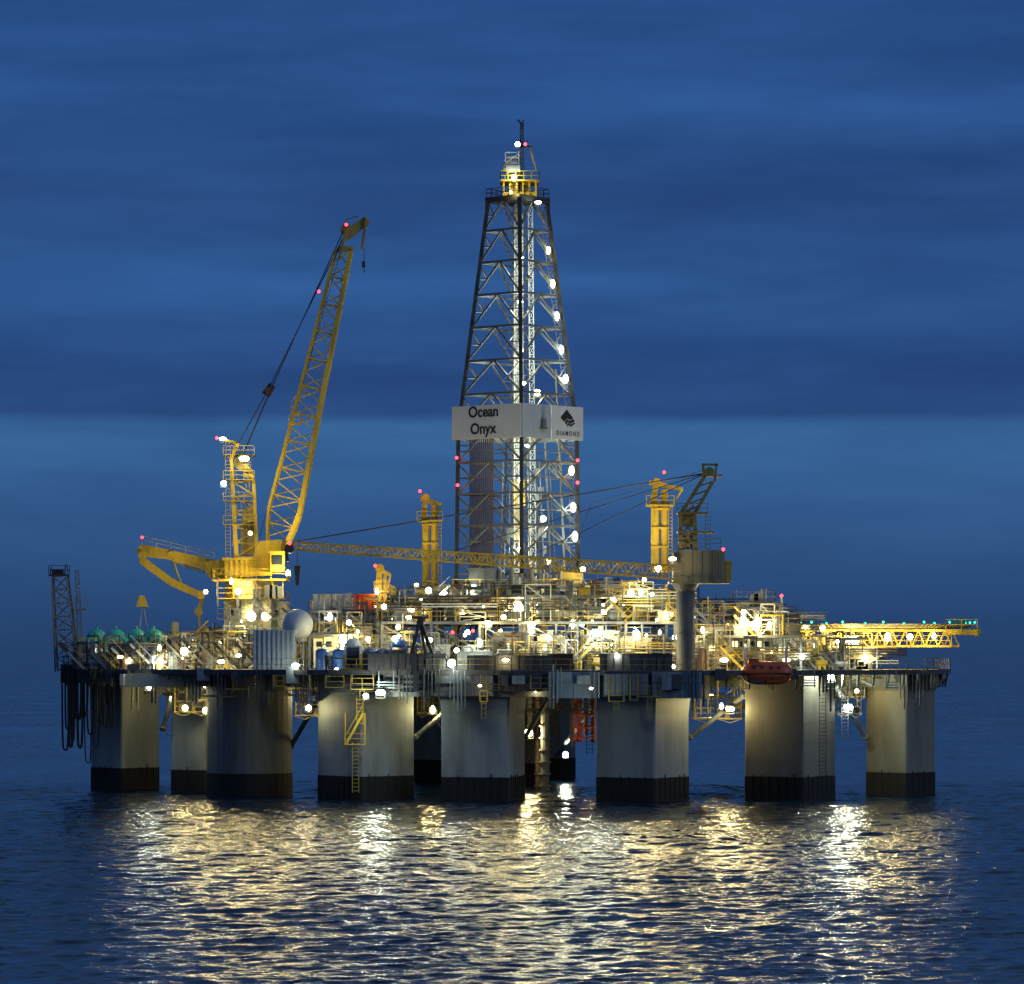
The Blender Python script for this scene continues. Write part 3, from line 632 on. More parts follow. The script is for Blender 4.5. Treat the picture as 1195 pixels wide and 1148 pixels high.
# ------------------------------------------------------------ large luffing crane
y=-2
def V(px,py,yy=y): return W(px,py,yy)
CT=Thing('lattice_boom_crane','large yellow offshore crane with its lattice boom raised','crane',(V(300,700).x,y,ZD))
b=MB(); bx_=V(297,700).x; b.cyl((bx_,y,ZD),(bx_,y,WZ(694,y)),2.0,n=24); b.cyl((bx_,y,WZ(694,y)),(bx_,y,WZ(676,y)),2.0,3.0,n=24)
CT.part('pedestal',b,M['cream'],smooth=False)
b=MB(); zz=WZ(676,y); b.bx(V(250,0).x,V(336,0).x,y-3.8,y+3.8,zz-.2,zz)
b.rail([(V(250,0).x,y+3.8,zz),(V(250,0).x,y-3.8,zz),(V(336,0).x,y-3.8,zz),(V(336,0).x,y+3.8,zz)],r=.08)
b.bx(V(256,0).x,V(332,0).x,y-3,y+3,WZ(698,y)-.1,WZ(698,y)); b.rail([(V(256,0).x,y-3,WZ(698,y)),(V(332,0).x,y-3,WZ(698,y))],r=.07)
for q in(256,275,300,320,332): b.beam((V(q,0).x,y-3,WZ(698,y)),(V(q,0).x,y-3,zz),.16)
CT.part('slewing_platform',b,M['yellow'])
b=MB()
for i in range(30):
    xx=V(random.uniform(256,330),0).x; zz0=random.choice((WZ(698,y),WZ(722,y),WZ(745,y))); q=random.uniform(.4,1.6)
    if random.random()<.5: b.bx(xx,xx+q*.6,y-3.2,y-2.6,zz0,zz0+q)
    else: b.cyl((xx,y-3.1,zz0-1),(xx,y-3.1,zz0+q),.1,n=7)
for q in (722,745): b.bx(V(256,0).x,V(334,0).x,y-3.4,y-2.2,WZ(q,y)-.12,WZ(q,y)); b.rail([(V(256,0).x,y-3.4,WZ(q,y)),(V(334,0).x,y-3.4,WZ(q,y))],r=.06)
b.stair((V(262,0).x,y-3.9,WZ(745,y)),(V(285,0).x,y-3.9,WZ(722,y))); b.stair((V(320,0).x,y-3.9,WZ(722,y)),(V(298,0).x,y-3.9,WZ(698,y)))
CT.part('access_landing',b,M['bluesteel'])
b=MB()
def slab(pts,y0,y1):
    n_=len(pts); vs=[(p[0],y0,p[1]) for p in pts]+[(p[0],y1,p[1]) for p in pts]
    b.add(vs,[tuple(range(n_)),tuple(range(2*n_-1,n_-1,-1))]+[(i,i+n_,(i+1)%n_+n_,(i+1)%n_) for i in range(n_)])
def pp(l): return [(V(p,q).x,V(p,q).z) for p,q in l]
slab(pp([(264,675),(266,654),(296,652),(304,632),(330,630),(328,656),(316,672)]),y-2.2,y+2.2)
b.bx(V(262,0).x-.1,V(300,0).x,y-2.3,y+2.3,WZ(654,y),WZ(651,y)); 
for q in range(264,300,6): b.bx(V(q,0).x,V(q,0).x+.12,y-2.32,y-2.2,WZ(674,y),WZ(654,y))
CT.part('machinery_house',b,M['yellow'])
b=MB()
for s_ in(-1.3,1.3):
    b.taper(V(276,650,y+s_),V(270,535,y+s_),.5,.6,.4,.5); b.taper(V(300,650,y+s_),V(296,560,y+s_),.45,.5,.35,.4); b.beam(V(296,560,y+s_),V(280,528,y+s_),.4)
    for q in range(6):
        t=q/6;t2=(q+1)/6; A=V(276,650,y+s_).lerp(V(271,545,y+s_),t);B=V(300,650,y+s_).lerp(V(295,562,y+s_),t2);C=V(300,650,y+s_).lerp(V(295,562,y+s_),t)
        b.beam(A,B,.16); b.beam(A,C,.16)
    b.beam(V(270,535,y+s_),V(278,517,y+s_),.4); b.beam(V(278,517,y+s_),V(258,512,y+s_),.25)
for q in(650,620,590,560,535,517): b.beam(V(274,q,y-1.3),V(274,q,y+1.3),.25)
CT.part('gantry',b,M['yellow'])
b=MB()
for q in(612,585,560,531):
    zq=WZ(q,y); b.bx(V(262,0).x,V(298,0).x,y-1.9,y+1.9,zq-.08,zq); b.rail([(V(262,0).x,y-1.9,zq),(V(298,0).x,y-1.9,zq)],r=.07,h=1.0,step=1)
b.ladder(V(266,650,y-1.7),V(266,515,y-1.7),.55)
for i in range(26):
    q=random.uniform(545,645); xx=V(random.uniform(272,294),0).x; b.beam((xx,y-1.5,WZ(q,y)),(xx+random.uniform(-.6,.6),y-1.5,WZ(q,y)+random.uniform(.5,2)),.09)
CT.part('gantry_platform',b,M['yellow2'])
b=MB(); b.cyl(V(282,540,y-1.5),V(282,540,y+1.5),.9,n=16); b.cyl(V(290,552,y-1.5),V(290,552,y+1.5),.6,n=14)
b.bx(V(282,0).x,V(300,0).x,y-1.2,y+1.2,WZ(648,y),WZ(605,y)); b.cyl(V(291,600,y-1.4),V(291,600,y+1.4),.85,n=16)
CT.part('hoist_winch',b,M['yellow2'])
b=MB()
lo=V(321,645);hi=V(401,292)
d=(hi-lo).normalized(); side=Vector((0,1,0))
def boomsec(t):
    c_=lo.lerp(hi,t); hw=1.95*(1-t)+.85*t
    if t<.12: hw=0.9+(1.8-.9)*t/.12
    return c_,hw
N=22; nrm=Vector((-d.z,0,d.x)).normalized()*-1
rows=[]
for i in range(N+1):
    c_,hw=boomsec(i/N); rows.append([c_-nrm*hw-side*hw*.8,c_+nrm*hw-side*hw*.8,c_+nrm*hw+side*hw*.8,c_-nrm*hw+side*hw*.8])
for i in range(N):
    for k in range(4):
        k2=(k+1)%4; b.beam(rows[i][k],rows[i+1][k],.5 if k in(1,2) else .3)
        a_,c2=(k,k2) if i%2 else (k2,k); b.beam(rows[i][a_],rows[i+1][c2],.13)
        if i%2: b.beam(rows[i+1][k],rows[i+1][k2],.12)
CT.part('lattice_boom',b,M['yellow'])
b=MB(); 
for s_ in(-.7,.7):
    b.taper(V(396,302,y+s_),V(404,268,y+s_),.3,1.8,.3,1.2); b.taper(V(402,276,y+s_),V(429,256,y+s_),.3,1.3,.3,.9); b.taper(V(428,254,y+s_),V(422,291,y+s_),.3,1.0,.3,.5)
b.cyl(V(404,268,y-.8),V(404,268,y+.8),.7,n=14); b.cyl(V(425,260,y-.8),V(425,260,y+.8),.55,n=14); b.bx(V(396,0).x,V(412,0).x,y-.8,y+.8,WZ(292,y),WZ(288,y)); b.beam(V(404,256,y),V(418,252,y),.12); b.beam(V(404,270,y),V(404,256,y),.12)
CT.part('boom_head',b,M['yellow2'])
b=MB()
b.bx(V(337,0).x,V(353,0).x,y-1.8,y-1.5,WZ(497,y),WZ(494,y)); b.rail([V(337,494,y-1.8),V(353,494,y-1.8)],h=1,r=.06); b.rail([V(340,485,y-1.8),V(355,466,y-1.8)],h=1.6,r=.08)
CT.part('boom_walkway',b,M['yellow'])
b=MB()
for s_ in(-.9,-.3,.3,.9):
    b.cyl(V(278,518,y+s_),V(313,455,y+s_*.6),.07,n=5); b.cyl(V(313,455,y+s_*.6),V(406,266,y+s_*.6),.065,n=5)
    b.cyl(V(300,636,y+s_*.4),V(404,270,y+s_*.4),.035,n=5)
b.cyl(V(284,530),V(318,450),.09,n=5); b.cyl(V(318,450),V(404,262),.06,n=5)
b.cyl(V(425,288),V(425,305),.04,n=5)
CT.part('pendant_rope',b,M['steel'])
b=MB(); b.taper(V(310,461),V(318,449),.8,1.0,.8,.8); b.cyl(V(313,455,y-.8),V(313,455,y+.8),.4,n=12); CT.part('pulley_block',b,M['brown'])
b=MB(); b.bx(V(424,0).x-.15,V(424,0).x+.2,y-.2,y+.2,WZ(312,y),WZ(305,y)); b.beam(V(425,305),V(425,318),.1); CT.part('auxiliary_hook',b,M['steel'])
b=MB(); b.bx(V(318,0).x,V(334,0).x,y-4,y-2.2,WZ(668,y),WZ(646,y)); b.bx(V(316,0).x,V(336,0).x,y-4.1,y-2.1,WZ(646,y),WZ(644,y)); o_=CT.part('operator_cab',b,M['yellow'])
CT.part('window',MB().bx(V(320,0).x,V(332,0).x,y-4.06,y-4.0,WZ(660,y),WZ(649,y)),M['glass'],parent=o_)

# ------------------------------------------------------------ knuckle crane
y=4
T=Thing('knuckle_boom_crane','yellow folding knuckle boom crane with its hook lowered','crane',(V(262,700,y).x,y,WZ(702,2)))
b=MB(); b.cyl((WX(272,y),y,WZ(702,2)),(WX(272,y),y,WZ(676,y)),.9,n=18); b.cyl((WX(272,y),y,WZ(680,y)),(WX(272,y),y,WZ(674,y)),1.5,n=18); T.part('pedestal',b,M['yellow'])
def q_(l): return [(W(a_,c_,y).x,W(a_,c_,y).z) for a_,c_ in l]
b=MB(); slab(q_([(243,674),(240,656),(262,652),(286,655),(288,674)]),y-1.2,y+1.2); T.part('slewing_house',b,M['yellow'])
b=MB(); slab(q_([(160,641),(166,635),(196,641),(258,655),(262,667),(240,665),(192,652),(162,649)]),y-.6,y+.6)
for q in range(175,255,13): b.bx(WX(q,y),WX(q,y)+.12,y-.68,y-.6,WZ(642+(q-175)*.25+4,y),WZ(640+(q-175)*.18,y))
b.rail([W(166,634,y-.6),W(250,654,y-.6)],h=.9,r=.06); b.cyl(W(200,647,y-.8),W(200,647,y+.8),.45,n=12); T.part('main_boom',b,M['yellow'])
jp=[(162,644),(168,650),(203,676),(236,691),(239,698),(233,698),(200,684),(164,658)]
b=MB(); slab(q_(jp),y-.95,y-.65); slab(q_(jp),y+.65,y+.95)
for q,r_ in (((166,648),.5),((202,679),.4),((234,694),.5)): b.cyl(W(*q,y-1.1),W(*q,y+1.1),r_,n=14)
T.part('jib',b,M['yellow'])
b=MB(); b.cyl(W(200,650,y),W(212,682,y),.2); b.cyl(W(205,656,y),W(240,668,y),.16); T.part('hydraulic_ram',b,M['galv'])
b=MB(); b.taper(W(236,698,y),W(232,714,y),.5,.5,.5,.5); b.cyl(W(232,714,y-.5),W(232,714,y+.5),.5,n=12); b.taper(W(232,716,y),W(234,735,y),.3,.4,.2,.3); b.beam(W(234,735,y),W(230,741,y),.3); b.bx(WX(228,y),WX(238,y),y-.5,y+.5,WZ(742,y),WZ(737,y)); T.part('hook_block',b,M['yellow2'])

# ------------------------------------------------------------ pedestal crane
y=-31
CT=Thing('pedestal_crane','pedestal crane on grey post with long boom lowered to rest','crane',(W(800,0,y).x,y,13.2))
x=W(800,0,y).x
b=MB(); b.cyl((x,y,12.8),(x,y,WZ(684,y)),1.0,n=24); b.cyl((x,y,WZ(690,y)),(x,y,WZ(681,y)),1.0,1.5,n=24); b.cyl((x,y,WZ(740,y)),(x,y,WZ(738,y)),1.15,n=24); b.ladder((x+1.2,y-.5,13.2),(x+1.2,y-.5,WZ(684,y)),.5)
CT.part('pedestal',b,M['post'])
b=MB(); 
def Y(l): return [(W(a_,c_,y).x,W(a_,c_,y).z) for a_,c_ in l]
slab(Y([(785,679),(785,646),(789,642),(841,642),(845,646),(845,679)]),y-1.6,y+1.8)
for q in (795,806,817,828,838): b.bx(WX(q,y),WX(q,y)+.1,y-1.68,y-1.6,WZ(678,y),WZ(644,y))
b.bx(WX(780,y),WX(850,y),y-2.2,y+2.2,WZ(681,y),WZ(679,y)); b.rail([(WX(780,y),y-2.2,WZ(679,y)),(WX(850,y),y-2.2,WZ(679,y))],r=.06)
b.rail([(WX(786,y),y-1.6,WZ(641,y)),(WX(840,y),y-1.6,WZ(641,y))],r=.06); CT.part('machinery_house',b,M['olive'])
b=MB()
for s_ in(-1,1):
    b.beam(W(794,642,y+s_),W(794,598,y+s_),.45); b.beam(W(812,642,y+s_),W(810,596,y+s_),.45); b.beam(W(794,600,y+s_),W(822,556,y+s_),.4); b.beam(W(810,600,y+s_),W(832,562,y+s_),.35)
    b.beam(W(822,556,y+s_),W(820,541,y+s_),.3); b.beam(W(819,542,y+s_),W(838,542,y+s_),.25); b.beam(W(836,542,y+s_),W(834,562,y+s_),.25)
    for q in range(4):
        t=q/4; A=W(794,600,y+s_).lerp(W(822,556,y+s_),t);B=W(810,600,y+s_).lerp(W(832,562,y+s_),t+.25); b.beam(A,B,.18)
    for q in(642,632,622,612,602): b.beam(W(795,q,y+s_),W(810,q-12,y+s_),.2); b.beam(W(810,q,y+s_),W(795,q-12,y+s_),.14)
b.bx(WX(790,y),WX(826,y),y-1.5,y+1.5,WZ(600,y),WZ(598,y)); b.rail([W(790,598,y-1.5),W(826,598,y-1.5)],h=1.0,r=.07,step=.8); b.cyl(W(803,606,y-1),W(803,606,y+1),.9,n=14); b.cyl(W(828,550,y-1.1),W(828,550,y+1.1),.5,n=12)
b.bx(WX(790,y),WX(832,y),y-1.5,y+1.5,WZ(622,y),WZ(620,y)); b.bx(WX(797,y),WX(808,y),y-.8,y+.8,WZ(640,y),WZ(624,y))
b.bx(WX(818,y),WX(842,y),y-1.4,y+1.4,WZ(556,y),WZ(554,y)); b.ladder(W(826,642,y),W(826,600,y),.5); CT.part('gantry',b,M['yellow2'])
b=MB(); A=W(788,668,y); B=W(345,637,-12); b.lattice(A,B,1.3,.8,1.45,.85,46,.2,.1)
b.beam(B+Vector((0,-.4,.3)),W(333,640,-12),.3); CT.part('lattice_boom',b,M['yellow'])
b=MB(); tip=W(338,640,-12); b.cyl(tip-Vector((0,.5,0)),tip+Vector((0,.5,0)),.55,n=14); b.cyl(W(347,640,-12),W(347,660,-12),.05,n=5); b.taper(W(347,660,-12),W(347,683,-12),.7,.7,.35,.35); b.beam(W(333,640,-12),W(336,655,-12),.3); CT.part('hook_block',b,M['steel'])
b=MB(); mt_=W(824,552,y)
for s_,tx in((-.5,345),(.5,345),(-.3,530),(.3,620)):
    t=(788-tx)/(788-345); q=A.lerp(B,t); b.cyl(mt_+Vector((0,s_,0)),Vector((q.x,q.y+s_,q.z+.5)),.05,n=5)
b.tube([mt_+Vector((0,0,.4)),W(690,587,-15),W(670,640,-12)],.035,5)
CT.part('pendant_rope',b,M['steel'])
b=MB(); b.bx(WX(846,y),WX(853,y),y-1,y+1,WZ(679,y),WZ(655,y)); b.bx(WX(845,y),WX(854,y),y-1.1,y+1.1,WZ(657,y),WZ(655,y)+.05); CT.part('counterweight',b,M['yellow'])

def postcrane(px,pt,pb,y,w_,lean,label):
    T=Thing('post_crane',label,'crane',(WX(px,y),y,WZ(pb,y)),group='yellow post cranes')
    b=MB(); x=WX(px,y); b.cyl((x-w_*.27,y,WZ(pb,y)),(x-w_*.27,y,WZ(pt+30,y)),w_*.24,n=14); b.cyl((x+w_*.27,y,WZ(pb,y)),(x+w_*.27,y,WZ(pt+16,y)),w_*.21,n=14)
    for q in range(pt+40,pb,22): b.bx(x-w_*.5,x+w_*.5,y-w_*.3,y+w_*.3,WZ(q,y),WZ(q,y)+.2)
    b.ladder((x+w_*.6,y-.3,WZ(pb,y)),(x+w_*.6,y-.3,WZ(pt+30,y)),.4); T.part('post',b,M['yellow'])
    b=MB(); b.taper((x-w_*.4,y,WZ(pt+34,y)),(x-w_*.4+lean*.2,y,WZ(pt+3,y)),.8,.8,.5,.5); b.taper((x-w_*.6,y,WZ(pt+8,y)),(x+lean*1.2,y,WZ(pt+16,y)),.4,.6,.3,.4); b.beam((x+lean*1.2,y,WZ(pt+16,y)),(x+lean*.3,y,WZ(pt+44,y)),.22)
    b.cyl((x-w_*.4+lean*.2,y-.6,WZ(pt+8,y)),(x-w_*.4+lean*.2,y+.6,WZ(pt+8,y)),.5,n=12); b.bx(x-w_*.8,x+w_*.8,y-1.2,y+1.2,WZ(pt+36,y),WZ(pt+34,y)); b.rail([(x-w_*.8,y-1.2,WZ(pt+34,y)),(x+w_*.8,y-1.2,WZ(pt+34,y))],r=.07,h=1)
    T.part('folded_jib',b,M['yellow'])
postcrane(502,573,690,8,1.9,1.1,'yellow twin-post crane folded beside the derrick')
postcrane(770,555,668,-6,2.0,2.2,'yellow twin-post crane with a folded jib')
postcrane(446,655,712,-8,1.1,.8,'short yellow post crane on the raised deck')

y=-29; T=Thing('a_frame','dark steel A-frame lifting tripod on the deck edge','lifting frame',(WX(494,y),y,ZD)); b=MB()
for p,q in ((474,790),(514,788)): b.beam(W(490,722,y),W(p,q,y-1),.35)
b.beam(W(490,722,y),W(500,782,y+4),.3); b.beam(W(482,765,y-.5),W(502,762,y-.5),.2); b.beam(W(482,765,y-.5),W(510,785,y-.8),.16); b.beam(W(502,762,y-.5),W(478,785,y-.8),.16); T.part('frame',b,M['steel'])
b=MB(); b.bx(WX(480,y),WX(500,y),y-.8,y+.8,WZ(722,y),WZ(719,y)); b.cyl(W(490,726,y-.6),W(490,726,y+.6),.4); T.part('head',b,M['steel'])

# ------------------------------------------------------------ mooring end
y=4; T=Thing('lattice_tower','slender dark lattice tower standing at the deck end','lattice tower',(WX(76,y),y,ZD))
b=MB(); b.lattice((WX(79,y),y,WZ(782,y)),(WX(70,y),y,WZ(672,y)),2.6,1.7,2.6,1.7,7,.2,.12,(0,1,0)); b.ladder(W(76,780,y-1.4),W(70,672,y-1),.5); T.part('tower_frame',b,M['grey'])
b=MB(); b.bx(WX(58,y),WX(80,y),y-1,y+1,WZ(672,y),WZ(670,y)); b.rail([(WX(58,y),y-1,WZ(670,y)),(WX(80,y),y-1,WZ(670,y)),(WX(80,y),y+1,WZ(670,y))],h=1,r=.07); b.beam(W(58,672,y),W(60,661,y),.12); b.beam(W(75,672,y),W(77,658,y),.12); b.bx(WX(61,y),WX(74,y),y-.5,y+.5,WZ(670,y),WZ(664,y)); T.part('tower_head',b,M['steel'])
T=Thing('ladder_tower','thin ladder mast standing by the winches','mast',(WX(93,y),y,ZD)); b=MB(); b.lattice((WX(94,y),y,ZD),(WX(90,y),y,WZ(665,y)),.6,.4,.6,.4,14,.08,.05,(0,1,0)); T.part('mast_frame',b,M['grey'])
b=MB(); b.bx(WX(86,y),WX(102,y),y-.6,y+.6,WZ(712,y),WZ(710,y)); b.rail([(WX(86,y),y-.6,WZ(710,y)),(WX(102,y),y-.6,WZ(710,y))],r=.05); T.part('platform',b,M['grey'])
for px,mt_ in ((112,'teal'),(134,'teal'),(158,'teal'),(178,'teal'),(222,'white'),(412,'white'),(465,'blue')):
    y=-5 if px<300 else -27
    if px<150: y=-1
    k=1.45 if px<200 else 1.1
    xx=WX(px,y); z=ZD+1.4*k; r=1.05*k
    T=Thing('mooring_winch','%s mooring winch with a cable drum at the rail'%mt_,'winch',(xx,y,ZD),group='mooring winches')
    b=MB(); b.cyl((xx-.7,y,z),(xx+.7,y,z),r*.8,n=16); T.part('drum',b,M['steel'])
    b=MB(); b.cyl((xx-.85,y,z),(xx-.7,y,z),r,n=20); b.cyl((xx+.7,y,z),(xx+.85,y,z),r,n=20); b.sph((xx,y+.9,z+.9*k),.9*k,14); b.bx(xx-1,xx+1,y+.4,y+2,ZD,z+1*k); b.cyl((xx,y+1.2,z+1*k),(xx,y+1.2,z+2.0*k),.25,.12); T.part('gearbox',b,M[mt_])
    b=MB(); b.bx(xx-1,xx-.86,y-.5,y+.5,ZD,z+.2); b.bx(xx+.86,xx+1,y-.5,y+.5,ZD,z+.2); b.bx(xx-1.1,xx+1.1,y-1.1,y+1,ZD,ZD+.2); T.part('frame',b,M['yellow'])
y=2; T=Thing('cable_hanger','yellow triangular cable hanger hung on a post','hoist',(WX(166,y),y,ZD)); b=MB(); slab([(W(a_,c_,y).x,W(a_,c_,y).z) for a_,c_ in [(159,708),(163,695),(168,695),(173,708)]],y-.4,y+.4); T.part('sheave_housing',b,M['yellow']); b=MB(); b.beam(W(166,708,y),W(162,745,y),.1); b.beam(W(168,708,y),W(174,745,y),.1); b.beam(W(166,746,y),W(166,782,y),.3); T.part('post',b,M['galv'])
for i in range(18):
    y=1+random.uniform(-3,3); a=73+i*3.6+random.uniform(-1,1); g=random.uniform(3,10); dep=random.uniform(825,892)
    if i>9: dep=random.uniform(815,870)
    b=MB(); A=W(a,778,y);B=W(a+g,782,y); D=W(a+g/2,dep,y); pts=[]
    for k in range(17):
        t=k/16; s_=(1-(2*t-1)**6); pts.append(Vector((A.x+(B.x-A.x)*t, y-.4*s_, A.z+(B.z-A.z)*t-(A.z-D.z)*s_)))
    b.tube(pts,random.uniform(.07,.16),6)
    T=Thing('hanging_hose','black hose hanging in a long loop from the deck edge','hose',(A.x,y,A.z),b,M['black'],'hoses hanging from the deck edge')
b=MB(); b.rail([(-53,6,ZD),(-46,-9,ZD)],h=1.5,r=.1); 
for i in range(12): p=Vector((-53,5.6,0)).lerp(Vector((-46,-9.4,0)),i/11); b.bx(p.x-.3,p.x+.3,p.y-.5,p.y,12.6,ZD+.5)
P.part('fairlead_rack',b,M['steel'])

# ------------------------------------------------------------ helideck
hy=0; cx=WX(1020,hy); zt=WZ(730,hy); R=10.8
oct_=[(cx+R*1.02*math.cos(math.pi/8+i*math.pi/4),hy+R*math.sin(math.pi/8+i*math.pi/4)) for i in range(8)]
T=Thing('helideck','octagonal helideck on yellow trusses with green edge lights','helideck',(cx,hy,zt-6))
T.part('landing_deck',MB().prism(oct_,zt-.35,zt),M['grey'])
b=MB(); o2=off(oct_,(cx,hy),1.1)
for i in range(8):
    p=oct_[i];q=oct_[(i+1)%8];p2=o2[i];q2=o2[(i+1)%8]
    b.beam((*p2,zt+.1),(*q2,zt+.1),.1); b.beam((*p,zt-.3),(*q,zt-.3),.12)
    for k in range(12):
        t=k/12; b.beam((p[0]+(q[0]-p[0])*t,p[1]+(q[1]-p[1])*t,zt-.3),(p2[0]+(q2[0]-p2[0])*t,p2[1]+(q2[1]-p2[1])*t,zt+.1),.07)
T.part('safety_net',b,M['yellow2'])
b=MB()
for yy in(-8,-3,3,8):
    hw=R*(1 if abs(yy)<5 else .86); xa=cx-hw;xb=cx+hw; n_=11
    b.beam((xa,yy,zt-.6),(xb,yy,zt-.6),.24);b.beam((xa+.8,yy,zt-2.4),(xb-1.2,yy,zt-2.4),.24)
    for k in range(n_):
        u0=xa+.8+(xb-xa-2.0)*k/n_;u1=xa+.8+(xb-xa-2.0)*(k+1)/n_; b.beam((u0,yy,zt-2.4),((u0+u1)/2,yy,zt-.6),.12); b.beam(((u0+u1)/2,yy,zt-.6),(u1,yy,zt-2.4),.12)
for k in range(7): xx=cx-8+k*2.6; b.beam((xx,-8,zt-2.4),(xx,8,zt-2.4),.18)
b.rail([(cx-9,-9,zt-2.3),(cx+8,-9,zt-2.3)],r=.05,h=1.1)
T.part('deck_truss',b,M['yellow'])
b=MB()
for yy in(-7,0,7):
    b.beam((WX(1050,yy),yy,zt-2.2),(WX(1000,yy),yy,ZD),.35); b.beam((WX(1000,yy),yy,zt-2.2),(WX(975,yy),yy,ZD),.3); b.beam((WX(975,yy),yy,zt-2.2),(WX(975,yy),yy,ZD),.35); b.beam((WX(940,yy),yy,zt-2.2),(WX(940,yy),yy,ZD),.35); b.beam((WX(1020,yy),yy,zt-2.2),(WX(992,yy),yy,ZD),.2)
T.part('support_strut',b,M['cream'])
b=MB(); xx=cx+R*.95; b.bx(xx-2.8,xx+.8,-8,-4,zt-1.1,zt-.5); b.taper((xx+.8,-6,zt-.8),(xx+1.4,-6,zt-.7),3.5,.9,1.5,.5); b.rail([(xx-2.8,-8,zt-.5),(xx+.8,-8,zt-.5)],r=.07); T.part('access_platform',b,M['yellow'])
b=MB(); b.cyl((WX(1115,0),-4,zt-.2),(WX(1115,0),-4,zt+.6),.7,n=12); b.sph((WX(1115,0),-4,zt+.6),.7,12,(1,1,.5)); T.part('foam_monitor',b,M['teal'])
y=-10; T=Thing('signal_mast','thin signal mast with a red lamp on its top','mast',(WX(912,y),y,WZ(716,y))); b=MB(); b.cyl(W(912,720,y),W(912,697,y),.12); b.ladder(W(909,720,y),W(909,702,y),.4); T.part('mast_pole',b,M['galv'])

# ------------------------------------------------------------ lifeboat
y=-34.5; c=W(895,785,y); T=Thing('lifeboat','enclosed orange lifeboat hanging in its davit','lifeboat',(c.x,y,c.z-1.3))
b=MB(); n_=16; ms=[]
for i in range(15):
    t=i/14*2-1; r=max(.05,(1-abs(t)**4.5))**.5; xx=c.x+t*2.8
    for k in range(n_):
        a_=2*math.pi*k/n_; zz=math.sin(a_); ms.append((xx,y+1.25*r*math.cos(a_),c.z+(1.25 if zz>0 else 1.3)*r*zz))
b.add(ms,[(i*n_+k,i*n_+(k+1)%n_,(i+1)*n_+(k+1)%n_,(i+1)*n_+k) for i in range(14) for k in range(n_)]+[tuple(range(n_-1,-1,-1)),tuple(range(14*n_,15*n_))])
T.part('hull',b,M['boat'],smooth=True)
b=MB(); b.bx(c.x-2.0,c.x-.9,y-.6,y+.6,c.z+.9,c.z+1.45); b.bx(c.x-2.1,c.x-.8,y-.7,y+.7,c.z+1.45,c.z+1.52); T.part('canopy',b,M['boat'])
T.part('rubbing_strake',MB().bx(c.x-2.65,c.x+2.65,y-1.28,y+1.28,c.z-.1,c.z+.0),M['brown'])
for q in (-1.4,-.6,.4,1.2): T.part('window',MB().bx(c.x+q-.15,c.x+q+.15,y-1.16,y-1.0,c.z+.45,c.z+.65),M['glass'])
b=MB()
for q in(-2.2,2.2): b.beam((c.x+q,y+2.5,ZD),(c.x+q,y+2.2,c.z+3),.25); b.beam((c.x+q,y+2.2,c.z+3),(c.x+q,y,c.z+2.6),.25); b.cyl((c.x+q,y,c.z+2.6),(c.x+q,y,c.z+.5),.05,n=5)
b.bx(c.x-3,c.x+3,y+1.5,y+4,13.3,13.48)
Thing('lifeboat_davit','white steel davit frame holding the orange lifeboat','davit',(c.x,y+2,13.6),b,M['white'])

# ------------------------------------------------------------ floodlights
hb=MB(); hb.bx(-.35,.35,.02,.35,-.28,.28); hb.beam((-.4,.15,-.1),(-.4,.15,-.5),.06);hb.beam((.4,.15,-.1),(.4,.15,-.5),.06);hb.beam((-.4,.15,-.5),(.4,.15,-.5),.06)
hm=mkmesh('floodlight',hb,M['steel'],(0,0,0))
lens={}
for k in EM:
    for shp,sq in (('round',(1,.6,1)),('wide',(1.25,.5,.6)),('tall',(.62,.5,1.25))):
        q=MB().sph((0,0,0),.36,16,sq); lens[k,shp]=mkmesh('lens',q,EM[k],(0,0,0)); lens[k,shp].polygons.foreach_set('use_smooth',[True]*len(lens[k,shp].polygons))
lamps={}; spots={}
names={'warm':('floodlight','bright warm white floodlight in a dark housing','lamp','deck floodlights'),'white':('floodlight','bright cool white floodlight in a dark housing','lamp','deck floodlights'),
 'red':('warning_light','small red aviation warning light','warning light','red warning lights'),'green':('helideck_light','small green perimeter light on the helideck edge','perimeter light','green helideck lights')}
def flood(px,py,y,kind='warm',size=1.0,P_=600,light=True,shp=None,spot=True,aim=None):
    p=W(px,py,y); nm,lb,ct,gr=names[kind]
    shp=shp or random.choice(('round','round','wide','tall'))
    o=bpy.data.objects.new(nm,hm); o.location=p; o.scale=(size,)*3; o['label']=lb;o['category']=ct;o['group']=gr; link(o)
    l=bpy.data.objects.new('lens',lens[kind,shp]); l.parent=o; link(l)
    deck=py<786 and py>676 and spot and kind!='red'
    if light:
        pf=.33
        if px>930 and deck: pf=.6
        e=round(P_*LPOW*(pf if deck else 1)); key=(kind,e)
        if key not in lamps:
            L=bpy.data.lights.new('lamp','POINT'); L.energy=e; L.color=LC[kind]; L.shadow_soft_size=.22; lamps[key]=L
        q=bpy.data.objects.new('lamp_bulb',lamps[key]); q.parent=o; q.location=(0,-.6,-.1); link(q)
        if deck or aim:
            e=round(P_*LPOW*(.85 if not aim else 1)); key=(kind,e,aim is not None)
            if key not in spots:
                L=bpy.data.lights.new('beam','SPOT'); L.energy=e; L.color=LC[kind]; L.shadow_soft_size=.25; L.spot_size=math.radians(140 if not aim else 60); L.spot_blend=.8; spots[key]=L
            q=bpy.data.objects.new('fill_spot',spots[key]); q.parent=o; q.location=(0,.6,.1)  # added fill spot behind the housing, brightens deck fronts and aimed targets
            dv=Vector(aim) if aim else Vector((0,1,-.25)); q.rotation_euler=dv.to_track_quat('-Z','Y').to_euler(); link(q)
